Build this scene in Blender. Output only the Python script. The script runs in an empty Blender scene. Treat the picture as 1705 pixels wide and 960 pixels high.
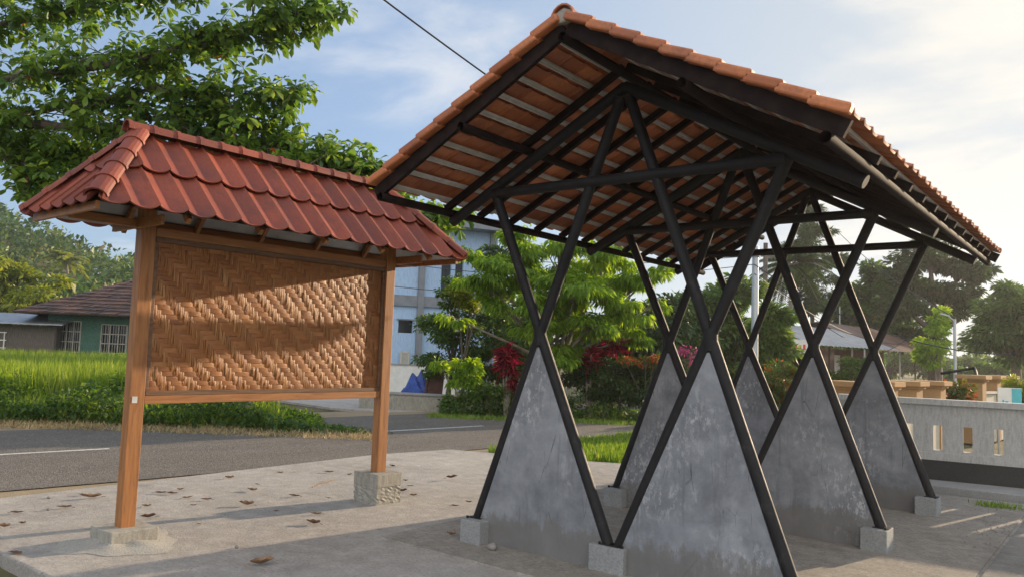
import bpy, math, random
import numpy as np
from mathutils import Vector
random.seed(7); RNG = np.random.default_rng(11)
scene = bpy.context.scene
# ------------------------------------------------------------------ camera
CAM = np.array([2.985, -5.111, 1.570])
FW = np.array([-0.61519, 0.78438, 0.07925]); RT = np.array([0.78811, 0.61448, 0.03602]); UP = np.array([0.02044, -0.08462, 0.99620])
FOC = 1315.26
cd = bpy.data.cameras.new('camera'); cam = bpy.data.objects.new('camera', cd); scene.collection.objects.link(cam)
from mathutils import Matrix
m = Matrix(((RT[0], UP[0], -FW[0], CAM[0]), (RT[1], UP[1], -FW[1], CAM[1]), (RT[2], UP[2], -FW[2], CAM[2]), (0, 0, 0, 1)))
cam.matrix_world = m
cd.sensor_width = 36; cd.lens = 27.77; cd.clip_start = 0.05; cd.clip_end = 3000
scene.camera = cam
# ------------------------------------------------------------------ light
AZ = math.radians(14); EL = math.radians(12)
SUN = np.array([math.sin(AZ) * math.cos(EL), math.cos(AZ) * math.cos(EL), math.sin(EL)])
sd = bpy.data.lights.new('sun', 'SUN'); sd.energy = 5.0; sd.angle = math.radians(0.6); sd.color = (1.0, 0.78, 0.53)
so = bpy.data.objects.new('sun', sd); scene.collection.objects.link(so)
so.rotation_euler = Vector(SUN).to_track_quat('Z', 'Y').to_euler()
w = bpy.data.worlds.new('World'); scene.world = w; w.use_nodes = True
nt = w.node_tree; nt.nodes.clear()
N = nt.nodes.new; L = nt.links.new
out = N('ShaderNodeOutputWorld'); bg = N('ShaderNodeBackground'); sky = N('ShaderNodeTexSky')
sky.sky_type = 'NISHITA'; sky.sun_disc = False; sky.sun_elevation = EL; sky.sun_rotation = AZ
sky.air_density = 1.0; sky.dust_density = 0.7; sky.ozone_density = 3.0
bg.inputs['Strength'].default_value = 0.125
tc = N('ShaderNodeTexCoord'); sx = N('ShaderNodeSeparateXYZ'); L(tc.outputs['Generated'], sx.inputs[0])
def math_node(op, a, b=None, c=None):
    n = N('ShaderNodeMath'); n.operation = op
    for i, v in enumerate((a, b, c)):
        if v is None: continue
        if isinstance(v, (int, float)): n.inputs[i].default_value = v
        else: L(v, n.inputs[i])
    return n.outputs[0]
den = math_node('ADD', math_node('MAXIMUM', sx.outputs['Z'], 0.0), 0.18)
cx_ = math_node('DIVIDE', sx.outputs['X'], den); cy_ = math_node('DIVIDE', sx.outputs['Y'], den)
cb = N('ShaderNodeCombineXYZ'); L(cx_, cb.inputs[0]); L(cy_, cb.inputs[1])
no = N('ShaderNodeTexNoise'); no.inputs['Scale'].default_value = 1.25; no.inputs['Detail'].default_value = 9; no.inputs['Roughness'].default_value = 0.58; no.inputs['Distortion'].default_value = 0.25
mpn = N('ShaderNodeMapping'); mpn.inputs['Location'].default_value = (3.1, 1.7, 0.4); mpn.inputs['Scale'].default_value = (1, 1.5, 1)
L(cb.outputs[0], mpn.inputs[0]); L(mpn.outputs[0], no.inputs['Vector'])
def lobe(d, lo, hi):
    n = N('ShaderNodeVectorMath'); n.operation = 'DOT_PRODUCT'; L(tc.outputs['Generated'], n.inputs[0]); d = Vector(d).normalized(); n.inputs[1].default_value = d
    mr = N('ShaderNodeMapRange'); mr.interpolation_type = 'SMOOTHSTEP'; L(n.outputs['Value'], mr.inputs[0]); mr.inputs[1].default_value = lo; mr.inputs[2].default_value = hi
    return mr.outputs[0]
def ray(x, y): return FW + RT * (x - 852.5) / FOC - UP * (y - 480) / FOC
l1 = lobe(ray(560, -110), 0.965, 0.998); l2 = lobe(ray(1640, 150), 0.945, 0.998); l3 = lobe(ray(830, -130), .97, .998)
bias = math_node('ADD', math_node('MULTIPLY', l1, 0.2), math_node('ADD', math_node('MULTIPLY', l2, 0.26), math_node('MULTIPLY', l3, .14)))
cs = math_node('ADD', no.outputs['Fac'], bias)
cr = N('ShaderNodeMapRange'); cr.interpolation_type = 'SMOOTHSTEP'; L(cs, cr.inputs[0]); cr.inputs[1].default_value = 0.60; cr.inputs[2].default_value = 0.86; cr.inputs[4].default_value = 0.9
# clouds take warm white towards the sun, pale blue-white away from it
glow = lobe(SUN, 0.45, 1.0)
cc = N('ShaderNodeMix'); cc.data_type = 'RGBA'; L(glow, cc.inputs[0]); cc.inputs[6].default_value = (3.9, 4.05, 4.3, 1); cc.inputs[7].default_value = (4.6, 4.4, 4.0, 1)
# the open sky gets a whiter veil towards the sun
hs = N('ShaderNodeMix'); hs.data_type = 'RGBA'; L(math_node('MULTIPLY', glow, 0.9), hs.inputs[0]); hs.inputs[7].default_value = (3.1, 3.35, 3.5, 1)
tone = N('ShaderNodeMix'); tone.data_type = 'RGBA'; tone.blend_type = 'MULTIPLY'; tone.inputs[0].default_value = 1; L(sky.outputs[0], tone.inputs[6]); tone.inputs[7].default_value = (0.9, 0.95, 1.05, 1); 
soft = N('ShaderNodeMix'); soft.data_type = 'RGBA'; soft.inputs[0].default_value = .62; L(tone.outputs[2], soft.inputs[6]); soft.inputs[7].default_value = (2.0, 2.6, 3.5, 1); L(soft.outputs[2], hs.inputs[6])
# unseen bright sky lobe added behind the camera to lift the ambient fill
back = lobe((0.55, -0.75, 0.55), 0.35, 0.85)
mx = N('ShaderNodeMix'); mx.data_type = 'RGBA'; L(cr.outputs[0], mx.inputs[0]); L(hs.outputs[2], mx.inputs[6]); L(cc.outputs[2], mx.inputs[7])
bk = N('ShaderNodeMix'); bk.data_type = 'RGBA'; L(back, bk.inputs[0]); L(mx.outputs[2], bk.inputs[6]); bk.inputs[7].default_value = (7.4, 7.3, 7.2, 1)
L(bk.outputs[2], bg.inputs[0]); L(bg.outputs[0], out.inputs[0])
scene.view_settings.view_transform = 'Standard'; scene.view_settings.look = 'None'
scene.view_settings.exposure = 0.78; scene.view_settings.gamma = 1
scene.cycles.max_bounces = 8; scene.cycles.transparent_max_bounces = 8
# ------------------------------------------------------------------ helpers
COL = scene.collection
def gp(x, y, z=0.0):
    v = ray(x, y); return CAM + v * ((z - CAM[2]) / v[2])
def at(x, y, dep): return CAM + ray(x, y) * dep
def on_ground(x, dep, z=0.0):
    p = at(x, 590, dep); return np.array([p[0], p[1], z])
class MB:
    def __init__(s): s.v = []; s.f = []; s.sm = []
    def raw(s, vs, fs, smooth=False):
        b = len(s.v); s.v += [tuple(float(c) for c in v) for v in vs]; s.f += [tuple(i + b for i in f) for f in fs]; s.sm += [smooth] * len(fs)
    def box(s, c, size, rz=0.0, taper=1.0):
        hx, hy, hz = size[0] / 2, size[1] / 2, size[2] / 2; ca, sa = math.cos(rz), math.sin(rz); vs = []
        for z in (-1, 1):
            k = taper if z > 0 else 1
            for x, y in ((-1, -1), (1, -1), (1, 1), (-1, 1)):
                X, Y = x * hx * k, y * hy * k; vs.append((c[0] + X * ca - Y * sa, c[1] + X * sa + Y * ca, c[2] + z * hz))
        s.raw(vs, [(3, 2, 1, 0), (4, 5, 6, 7), (0, 1, 5, 4), (1, 2, 6, 5), (2, 3, 7, 6), (3, 0, 4, 7)]); return s
    def beam(s, a, b, wd, ht, up=(0, 0, 1)):
        a = np.array(a, float); b = np.array(b, float); d = b - a; d /= np.linalg.norm(d)
        u = np.array(up, float); sd_ = np.cross(d, u); sd_ /= np.linalg.norm(sd_); u = np.cross(sd_, d); vs = []
        for p in (a, b):
            for x, y in ((-1, -1), (1, -1), (1, 1), (-1, 1)): vs.append(p + sd_ * x * wd / 2 + u * y * ht / 2)
        s.raw(vs, [(3, 2, 1, 0), (4, 5, 6, 7), (0, 1, 5, 4), (1, 2, 6, 5), (2, 3, 7, 6), (3, 0, 4, 7)]); return s
    def tube(s, pts, rad, seg=12, cap=True, hollow=False):
        pts = [np.array(p, float) for p in pts]; n = len(pts)
        if not hasattr(rad, '__len__'): rad = [rad] * n
        vs = []; prev = None
        for i, p in enumerate(pts):
            d = pts[min(i + 1, n - 1)] - pts[max(i - 1, 0)]; d = d / (np.linalg.norm(d) + 1e-9)
            ref = prev if prev is not None else (np.array([0, 0, 1.]) if abs(d[2]) < .9 else np.array([1., 0, 0]))
            a = np.cross(d, ref); a /= np.linalg.norm(a) + 1e-9; b = np.cross(a, d); prev = b
            for k in range(seg):
                t = 2 * math.pi * k / seg; vs.append(p + (a * math.cos(t) + b * math.sin(t)) * rad[i])
        fs = [(i * seg + k, i * seg + (k + 1) % seg, (i + 1) * seg + (k + 1) % seg, (i + 1) * seg + k) for i in range(n - 1) for k in range(seg)]
        s.raw(vs, fs, True)
        if cap and not hollow:
            b = len(s.v); s.v += [tuple(v) for v in vs[:seg]] + [tuple(v) for v in vs[-seg:]]
            s.f += [tuple(b + k for k in range(seg))[::-1], tuple(b + seg + k for k in range(seg))]; s.sm += [False, False]
        return s
    def prism(s, poly, axis_fn, t0, t1):
        """poly of 2D points, axis_fn(p2, t) -> 3D"""
        n = len(poly); vs = [axis_fn(p, t0) for p in poly] + [axis_fn(p, t1) for p in poly]
        s.raw(vs, [tuple(range(n))[::-1], tuple(range(n, 2 * n))] + [(i, (i + 1) % n, n + (i + 1) % n, n + i) for i in range(n)]); return s
    def build(s, name, mt, parent=None, bevel=0.0, tint=None):
        me = bpy.data.meshes.new(name); me.from_pydata(s.v, [], s.f); me.polygons.foreach_set('use_smooth', s.sm)
        if mt: me.materials.append(mt)
        o = bpy.data.objects.new(name, me); COL.objects.link(o)
        if parent: o.parent = parent
        if bevel:
            b = o.modifiers.new('bevel', 'BEVEL'); b.width = bevel; b.segments = 2; b.limit_method = 'ANGLE'; b.angle_limit = math.radians(40); b.harden_normals = False
        return o
def tag(o, label=None, cat=None, group=None, kind=None):
    if label: o['label'] = label
    if cat: o['category'] = cat
    if group: o['group'] = group
    if kind: o['kind'] = kind
    return o
def thing(name, label, cat, loc=(0, 0, 0), rz=0.0, group=None):
    o = bpy.data.objects.new(name, None); COL.objects.link(o); o.location = loc; o.rotation_euler = (0, 0, rz); o.empty_display_size = .2
    return tag(o, label, cat, group)
def dup(root, loc=None, rz=None, label=None, scale=None):
    r = root.copy(); COL.objects.link(r)
    for ch in list(root.children):
        c = ch.copy(); COL.objects.link(c); c.parent = r
        for g in list(ch.children):
            d = g.copy(); COL.objects.link(d); d.parent = c
    if loc is not None: r.location = loc
    if rz is not None: r.rotation_euler = (0, 0, rz)
    if label: r['label'] = label
    if scale: r.scale = scale
    return r
# ------------------------------------------------------------------ materials
class Mat:
    def __init__(s, name, rough=.7, metal=0.0, spec=.5):
        s.m = bpy.data.materials.new(name); s.m.use_nodes = True; s.t = s.m.node_tree; s.b = s.t.nodes['Principled BSDF']
        s.b.inputs['Roughness'].default_value = rough; s.b.inputs['Metallic'].default_value = metal
        s.b.inputs['Specular IOR Level'].default_value = spec
        s.c = s.n('ShaderNodeTexCoord').outputs['Object']
    def n(s, t): return s.t.nodes.new(t)
    def l(s, a, b): s.t.links.new(a, b)
    def noise(s, scale, detail=4, rough=.55, stretch=None, dist=0.0, vec=None):
        n = s.n('ShaderNodeTexNoise'); n.inputs['Scale'].default_value = scale; n.inputs['Detail'].default_value = detail; n.inputs['Roughness'].default_value = rough; n.inputs['Distortion'].default_value = dist
        v = vec or s.c
        if stretch: mp = s.n('ShaderNodeMapping'); mp.inputs['Scale'].default_value = stretch; s.l(v, mp.inputs[0]); v = mp.outputs[0]
        s.l(v, n.inputs['Vector']); return n.outputs['Fac']
    def voronoi(s, scale, feature='F1', stretch=None, out='Distance'):
        n = s.n('ShaderNodeTexVoronoi'); n.feature = feature; n.inputs['Scale'].default_value = scale; v = s.c
        if stretch: mp = s.n('ShaderNodeMapping'); mp.inputs['Scale'].default_value = stretch; s.l(v, mp.inputs[0]); v = mp.outputs[0]
        s.l(v, n.inputs['Vector']); return n.outputs[out]
    def ramp(s, fac, stops):
        r = s.n('ShaderNodeValToRGB'); e = r.color_ramp.elements
        while len(e) < len(stops): e.new(.5)
        for i, (p, c) in enumerate(stops):
            e[i].position = p; e[i].color = (c if hasattr(c, '__len__') else (c, c, c)) + ((1,) if hasattr(c, '__len__') and len(c) == 3 else ()) if hasattr(c, '__len__') else (c, c, c, 1)
        s.l(fac, r.inputs[0]); return r.outputs[0]
    def mix(s, fac, a, b, mode='MIX'):
        n = s.n('ShaderNodeMix'); n.data_type = 'RGBA'; n.blend_type = mode
        for i, v in ((0, fac), (6, a), (7, b)):
            if isinstance(v, (int, float)): n.inputs[i].default_value = v
            elif isinstance(v, tuple): n.inputs[i].default_value = v + (1,) if len(v) == 3 else v
            else: s.l(v, n.inputs[i])
        return n.outputs[2]
    def color(s, c):
        if isinstance(c, tuple): s.b.inputs['Base Color'].default_value = c + (1,)
        else: s.l(c, s.b.inputs['Base Color'])
        return s
    def bump(s, h, strength=.3, dist=.01):
        b = s.n('ShaderNodeBump'); b.inputs['Strength'].default_value = strength; b.inputs['Distance'].default_value = dist
        s.l(h, b.inputs['Height']); s.l(b.outputs[0], s.b.inputs['Normal']); return s
    def rough(s, fac, a, b):
        r = s.n('ShaderNodeMapRange'); s.l(fac, r.inputs[0]); r.inputs[3].default_value = a; r.inputs[4].default_value = b; s.l(r.outputs[0], s.b.inputs['Roughness']); return s
def simple(name, c, var=.25, scale=6, rough=.7, metal=0.0, bump=.15, bd=.01, stretch=None, spec=.5):
    M = Mat(name, rough, metal, spec); f = M.noise(scale, 6, .6, stretch)
    a = tuple(x * (1 - var) for x in c); b = tuple(min(1, x * (1 + var)) for x in c)
    M.color(M.ramp(f, [(.3, a), (.7, b)]))
    if bump: M.bump(M.noise(scale * 6, 5, .6, stretch), bump, bd)
    return M.m
def leafmat(name, stops, trans=.4, rough=.45, spec=.35):
    M = Mat(name, rough, 0, spec); a = M.n('ShaderNodeAttribute'); a.attribute_name = 'tint'
    col = M.ramp(a.outputs['Fac'], stops); M.color(col)
    tr = M.n('ShaderNodeBsdfTranslucent'); hs = M.n('ShaderNodeHueSaturation'); hs.inputs['Hue'].default_value = .485; hs.inputs['Saturation'].default_value = 1.1; hs.inputs['Value'].default_value = 1.9
    M.l(col, hs.inputs['Color']); M.l(hs.outputs[0], tr.inputs[0])
    ms = M.n('ShaderNodeMixShader'); ms.inputs[0].default_value = trans; o = M.t.nodes['Material Output']
    M.l(M.b.outputs[0], ms.inputs[1]); M.l(tr.outputs[0], ms.inputs[2]); M.l(ms.outputs[0], o.inputs[0]); return M.m
G3 = lambda a, b, c: [(0, a), (.55, b), (1, c)]
MT = {}
MT['leaf_almond'] = leafmat('leaf_almond', [(0, (.035, .085, .017)), (.5, (.11, .2, .032)), (.93, (.24, .33, .05)), (1, (.34, .09, .02))], .42, .38, .5)
MT['leaf_light'] = leafmat('leaf_light', G3((.1, .19, .022), (.2, .32, .035), (.33, .43, .06)), .5)
MT['leaf_mid'] = leafmat('leaf_mid', G3((.035, .08, .018), (.07, .135, .028), (.15, .21, .04)), .4)
MT['leaf_dark'] = leafmat('leaf_dark', G3((.018, .042, .014), (.035, .072, .02), (.07, .11, .028)), .3)
MT['leaf_hill'] = leafmat('leaf_hill', [(0, (.03, .07, .016)), (.5, (.07, .125, .026)), (.9, (.14, .18, .04)), (1, (.22, .17, .07))], .3)
MT['leaf_yellow'] = leafmat('leaf_yellow', G3((.12, .17, .02), (.2, .24, .03), (.3, .32, .05)), .35)
MT['leaf_red'] = leafmat('leaf_red', G3((.1, .014, .02), (.28, .022, .036), (.5, .06, .06)), .35)
MT['leaf_pink'] = leafmat('leaf_pink', G3((.2, .04, .1), (.36, .07, .17), (.45, .15, .25)), .3)
MT['leaf_croton'] = leafmat('leaf_croton', [(0, (.04, .08, .02)), (.6, (.09, .14, .02)), (.85, (.35, .1, .03)), (1, (.45, .12, .04))], .3)
MT['grass'] = leafmat('grass_blade', G3((.07, .14, .02), (.15, .25, .03), (.3, .36, .07)), .35)
MT['rice'] = leafmat('rice_leaf', G3((.09, .16, .022), (.18, .27, .035), (.34, .36, .09)), .4)
MT['dry_grass'] = leafmat('dry_grass', G3((.2, .15, .07), (.33, .26, .13), (.45, .37, .2)), .2)
MT['bark'] = simple('bark', (.13, .105, .085), .45, 5, .9, 0, .6, .03, (1, 1, .25))
MT['bark_pale'] = simple('bark_pale', (.24, .21, .17), .4, 6, .9, 0, .5, .02, (1, 1, 2))
MT['black_paint'] = (lambda M: (M.color(M.ramp(M.noise(9, 6, .65), [(.35, (.009, .009, .0105)), (.6, (.015, .0145, .016)), (.7, (.032, .03, .03)), (.8, (.07, .06, .055))])), M.rough(M.noise(14, 5), .45, .8), M.bump(M.noise(60, 5, .7), .3, .004), M.m)[-1])(Mat('black_paint', .4, 0, .3))
MT['brown_paint'] = simple('brown_black_paint', (.02, .013, .012), .5, 10, .85, 0, .15, .003, None, .15)
MT['steel'] = simple('galvanised_batten', (.62, .62, .6), .15, 12, .5, .15, .05, .003)
MT['zinc'] = simple('zinc_sheet', (.3, .31, .32), .25, 3, .4, .6, .1, .005)
def wood(name, a, b, stretch):
    M = Mat(name, .48); g = M.noise(9, 7, .65, stretch, .6); M.color(M.ramp(g, [(.28, a), (.52, b), (.74, tuple(x * 1.35 for x in b))])); M.bump(M.noise(26, 5, .6, stretch), .3, .004); return M.m
MT['wood_post'] = wood('varnished_wood_upright', (.2, .075, .024), (.33, .14, .045), (4, 4, .35))
MT['wood_rail'] = wood('varnished_wood_rail', (.21, .078, .024), (.33, .14, .046), (4, .35, 4))
MT['wood_dark'] = wood('dark_wood', (.08, .04, .02), (.16, .085, .045), (4, .35, 4))
def tilemat(name, a, b, dirt, dscale=2.5):
    M = Mat(name, .55); at_ = M.n('ShaderNodeAttribute'); at_.attribute_name = 'tint'
    c = M.ramp(at_.outputs['Fac'], [(0, a), (1, b)]); d = M.ramp(M.noise(dscale, 8, .65), [(.45, 0.0), (.75, 1.0)])
    c = M.mix(d, c, dirt); c = M.mix(M.ramp(M.noise(40, 4), [(.4, 0.0), (.8, .35)]), c, tuple(x * .55 for x in a)); M.color(c); M.bump(M.noise(90, 4), .15, .003); return M.m
MT['tile_glazed'] = tilemat('painted_tile', (.165, .034, .017), (.29, .062, .029), (.12, .034, .024), 3.5); MT['tile_glazed'].node_tree.nodes['Principled BSDF'].inputs['Roughness'].default_value = .6
MT['tile_clay'] = tilemat('clay_tile', (.38, .115, .04), (.6, .21, .08), (.24, .09, .055))
MT['tile_old'] = tilemat('weathered_tile', (.09, .055, .045), (.2, .11, .08), (.05, .042, .038), 1.2)
def concrete(name, lo, hi, tintc=(1, 1, 1), bumpd=.006, scale=1.3, broom=None, speck=0.0, bstr=.5):
    M = Mat(name, .88, 0, .3); f = M.noise(scale, 10, .62); cl = tuple(lo * t for t in tintc); ch = tuple(hi * t for t in tintc)
    c = M.ramp(f, [(.3, cl), (.7, ch)]); g = M.noise(70, 3, .7); c = M.mix(.5, c, M.ramp(g, [(.3, tuple(x * .7 for x in cl)), (.7, tuple(min(1, x * 1.15) for x in ch))]))
    h = M.noise(55, 5, .7)
    if broom:
        b = M.noise(22, 4, .6, broom, .3); c = M.mix(.35, c, M.ramp(b, [(.35, tuple(x * .6 for x in cl)), (.6, ch)])); h = M.mix(.6, h, b)
    if speck: c = M.mix(M.ramp(M.voronoi(95), [(0.0, speck), (.22, 0.0)]), c, (.06, .055, .05))
    M.color(c); M.bump(h, bstr, bumpd); return M.m
def ground_concrete(name, lo, hi, broom):
    M = Mat(name, .92, 0, .25); big = M.noise(.55, 8, .65, None, .6); c = M.ramp(big, [(.3, lo), (.7, hi)])
    mid = M.noise(6, 8, .72); c = M.mix(.45, c, M.ramp(mid, [(.32, tuple(x * .55 for x in lo)), (.52, lo), (.7, hi)]))
    pit = M.noise(42, 6, .8); c = M.mix(M.ramp(pit, [(.34, .75), (.46, 0.0)]), c, tuple(x * .33 for x in lo)); c = M.mix(M.ramp(pit, [(.56, 0.0), (.68, .5)]), c, tuple(min(1, x * 1.25) for x in hi))
    st = M.ramp(M.noise(1.6, 7, .7), [(.56, 0.0), (.7, .45)]); c = M.mix(st, c, tuple(x * .5 for x in lo))
    ck = M.mix(1.0, M.ramp(M.voronoi(.55, 'DISTANCE_TO_EDGE'), [(0.0, 1.0), (.006, 0.0)]), M.ramp(M.noise(.7, 2), [(.62, 0.0), (.7, .4)]), 'MULTIPLY'); c = M.mix(ck, c, (.05, .045, .04))
    h = M.mix(.45, pit, mid)
    if broom: b = M.noise(20, 5, .65, broom, .4); c = M.mix(M.ramp(b, [(.3, .6), (.5, 0.0)]), c, tuple(x * .5 for x in lo)); h = M.mix(.5, h, b)
    M.color(c); M.bump(h, 1.0, .035); return M.m
MT['conc_rough'] = ground_concrete('rough_concrete', (.36, .33, .3), (.6, .57, .53), None)
MT['conc_slab'] = ground_concrete('broomed_concrete', (.31, .28, .245), (.5, .465, .415), (.6, 8, 1))
MT['conc_ramp'] = ground_concrete('ribbed_concrete', (.26, .25, .23), (.42, .4, .37), (.4, 9, 1))
MT['conc_block'] = concrete('footing_concrete', .2, .34, (.97, 1, 1), .004, 3)
MT['conc_mossy'] = concrete('stained_concrete', .22, .4, (1, .95, .82), .008, 5, (1, 1, .3), .3)
MT['conc_kerb'] = concrete('kerb_concrete', .22, .36, (1, 1, .98), .01, 2)
MT['plaster_grey'] = concrete('grey_plaster', .36, .5, (1, .99, .94), .003, 1.1, (1.5, 1.5, .3), 0, .3)
MT['plaster_black'] = concrete('black_plaster', .025, .06, (1, 1, .96), .003, 1.3, None, 0, .3)
MT['plaster_cream'] = concrete('cream_plaster', .5, .62, (1, .93, .76), .002, 2, None, 0, .2)
MT['plaster_brown'] = concrete('ochre_brown_plaster', .34, .42, (1, .6, .28), .002, 2, None, 0, .2)
MT['plaster_blue'] = concrete('pale_blue_plaster', .58, .66, (.64, .9, 1.25), .003, .5, (1, 1, .2), 0, .2)
MT['plaster_green'] = concrete('weathered_green_plaster', .06, .22, (.5, 1, .78), .01, 2.2, (1, 1, .4), 0, .4)
MT['mortar'] = concrete('mortar', .33, .45, (1, .95, .85), .02, 4, None, .3, .8)
def panelmat():
    M = Mat('cement_render', .62, 0, .4)
    base = M.ramp(M.noise(1.7, 9, .6, None, .8), [(.33, (.135, .146, .166)), (.5, (.205, .22, .245)), (.65, (.315, .333, .36))])
    fine = M.noise(9, 8, .7); c = M.mix(.35, base, M.ramp(fine, [(.35, (.1, .106, .118)), (.65, (.3, .312, .335))]))
    peel = M.ramp(M.noise(26, 9, .75, (1, 1, .55)), [(.53, 0.0), (.57, 1.0)]); zone = M.ramp(M.noise(1.1, 5, .6), [(.48, 0.0), (.62, .75)])
    pz = M.mix(1.0, peel, zone, 'MULTIPLY'); c = M.mix(pz, c, (.47, .485, .505))
    st_ = M.ramp(M.noise(5, 6, .6, (3, 3, .3)), [(.56, 0.0), (.74, .55)]); c = M.mix(st_, c, (.1, .105, .115))
    cr = M.ramp(M.voronoi(5.5, 'DISTANCE_TO_EDGE', (1.7, 1.7, .28)), [(0.0, 1.0), (.012, 0.0)]); cm = M.ramp(M.noise(3.3, 3), [(.54, 0.0), (.6, 1.0)])
    crk = M.mix(1.0, cr, cm, 'MULTIPLY'); c = M.mix(crk, c, (.04, .04, .045))
    sz = M.n('ShaderNodeSeparateXYZ'); M.l(M.c, sz.inputs[0]); ad = M.n('ShaderNodeMath'); ad.operation = 'MULTIPLY_ADD'; M.l(M.noise(7, 7, .7, (1.5, 1.5, .8)), ad.inputs[0]); ad.inputs[1].default_value = -.45; M.l(sz.outputs['Z'], ad.inputs[2])
    c = M.mix(M.ramp(ad.outputs[0], [(0.0, .7), (.06, 0.0)]), c, (.15, .14, .125)); M.color(c)
    h = M.mix(.5, M.noise(18, 8, .7), peel); M.bump(h, .22, .004); M.rough(fine, .5, .85); return M.m
MT['render'] = panelmat()
def asphalt():
    M = Mat('asphalt', .9, 0, .25); c = M.ramp(M.noise(1.1, 9, .7, (1.6, .35, 1)), [(.3, (.1, .09, .08)), (.7, (.2, .178, .155))])
    v = M.voronoi(70, 'F1', None, 'Color'); c = M.mix(.6, c, M.ramp(v, [(.1, (.05, .046, .043)), (.6, (.16, .145, .13)), (1, (.42, .38, .33))]))
    M.color(c); M.bump(M.voronoi(70), .8, .012); return M.m
MT['asphalt'] = asphalt()
MT['road_paint'] = simple('worn_road_paint', (.5, .5, .48), .35, 30, .8, 0, .4, .005)
def soil():
    M = Mat('soil', .95, 0, .2); f = M.noise(.6, 9, .65); c = M.ramp(f, [(.3, (.07, .075, .03)), (.5, (.13, .12, .06)), (.7, (.2, .16, .1))])
    M.color(c); M.bump(M.noise(9, 8, .7), .8, .04); return M.m
MT['soil'] = soil()
MT['sandy'] = concrete('sandy_verge', .25, .42, (1, .8, .52), .03, 1.6, None, .2, .9)
MT['glass'] = simple('dark_glass', (.02, .024, .028), .2, 3, .12, 0, 0)
MT['white_paint'] = simple('white_paint', (.66, .66, .62), .1, 6, .6, 0, .05, .002)
MT['old_bars'] = simple('dull_window_paint', (.33, .31, .27), .3, 6, .7, 0, .05, .002)
MT['grey_paint'] = simple('grey_paint', (.2, .22, .25), .15, 4, .6, 0, .1, .003)
MT['dark_cloth'] = simple('dark_curtain', (.035, .045, .055), .4, 4, .8, 0, .3, .02, (3, 3, .2))
MT['old_wood'] = simple('weathered_board', (.12, .1, .085), .45, 6, .9, 0, .4, .01, (6, 6, .5))
MT['brick_dark'] = simple('dark_wall', (.14, .075, .06), .3, 4, .9, 0, .4, .01)
MT['blue_tarp'] = simple('blue_plastic', (.02, .06, .3), .4, 5, .35, 0, .5, .03)
MT['cable'] = simple('cable_rubber', (.03, .03, .032), .2, 4, .6, 0, 0)
MT['pole_metal'] = simple('galvanised_pole', (.42, .45, .48), .12, 3, .4, .4, .05, .003)
MT['dead_leaf'] = simple('dead_leaf', (.13, .06, .035), .6, 18, .75, 0, .4, .004)
MT['dead_leaf_pale'] = simple('dead_leaf_pale', (.26, .15, .08), .5, 18, .75, 0, .4, .004)
MT['stone'] = simple('stone', (.22, .21, .2), .3, 12, .9, 0, .5, .01)
def bamboo(name, a, b, c3, stretch):
    M = Mat(name, .42, 0, .5); at_ = M.n('ShaderNodeAttribute'); at_.attribute_name = 'tint'
    g = M.noise(60, 5, .7, stretch); c = M.ramp(at_.outputs['Fac'], [(0, a), (.6, b), (1, c3)])
    c = M.mix(M.ramp(g, [(.35, 0.0), (.65, .55)]), c, tuple(x * .45 for x in a)); M.color(c); M.bump(g, .5, .004); return M.m
MT['bamboo_h'] = bamboo('woven_bamboo_strip', (.25, .085, .02), (.38, .145, .04), (.5, .22, .07), (6, .25, 6))
MT['bamboo_v'] = bamboo('woven_bamboo_strip_upright', (.28, .1, .025), (.4, .165, .048), (.53, .27, .1), (6, 6, .25))
def add_tint(me, vals):
    a = me.attributes.new('tint', 'FLOAT', 'POINT'); a.data.foreach_set('value', np.asarray(vals, np.float32))
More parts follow.
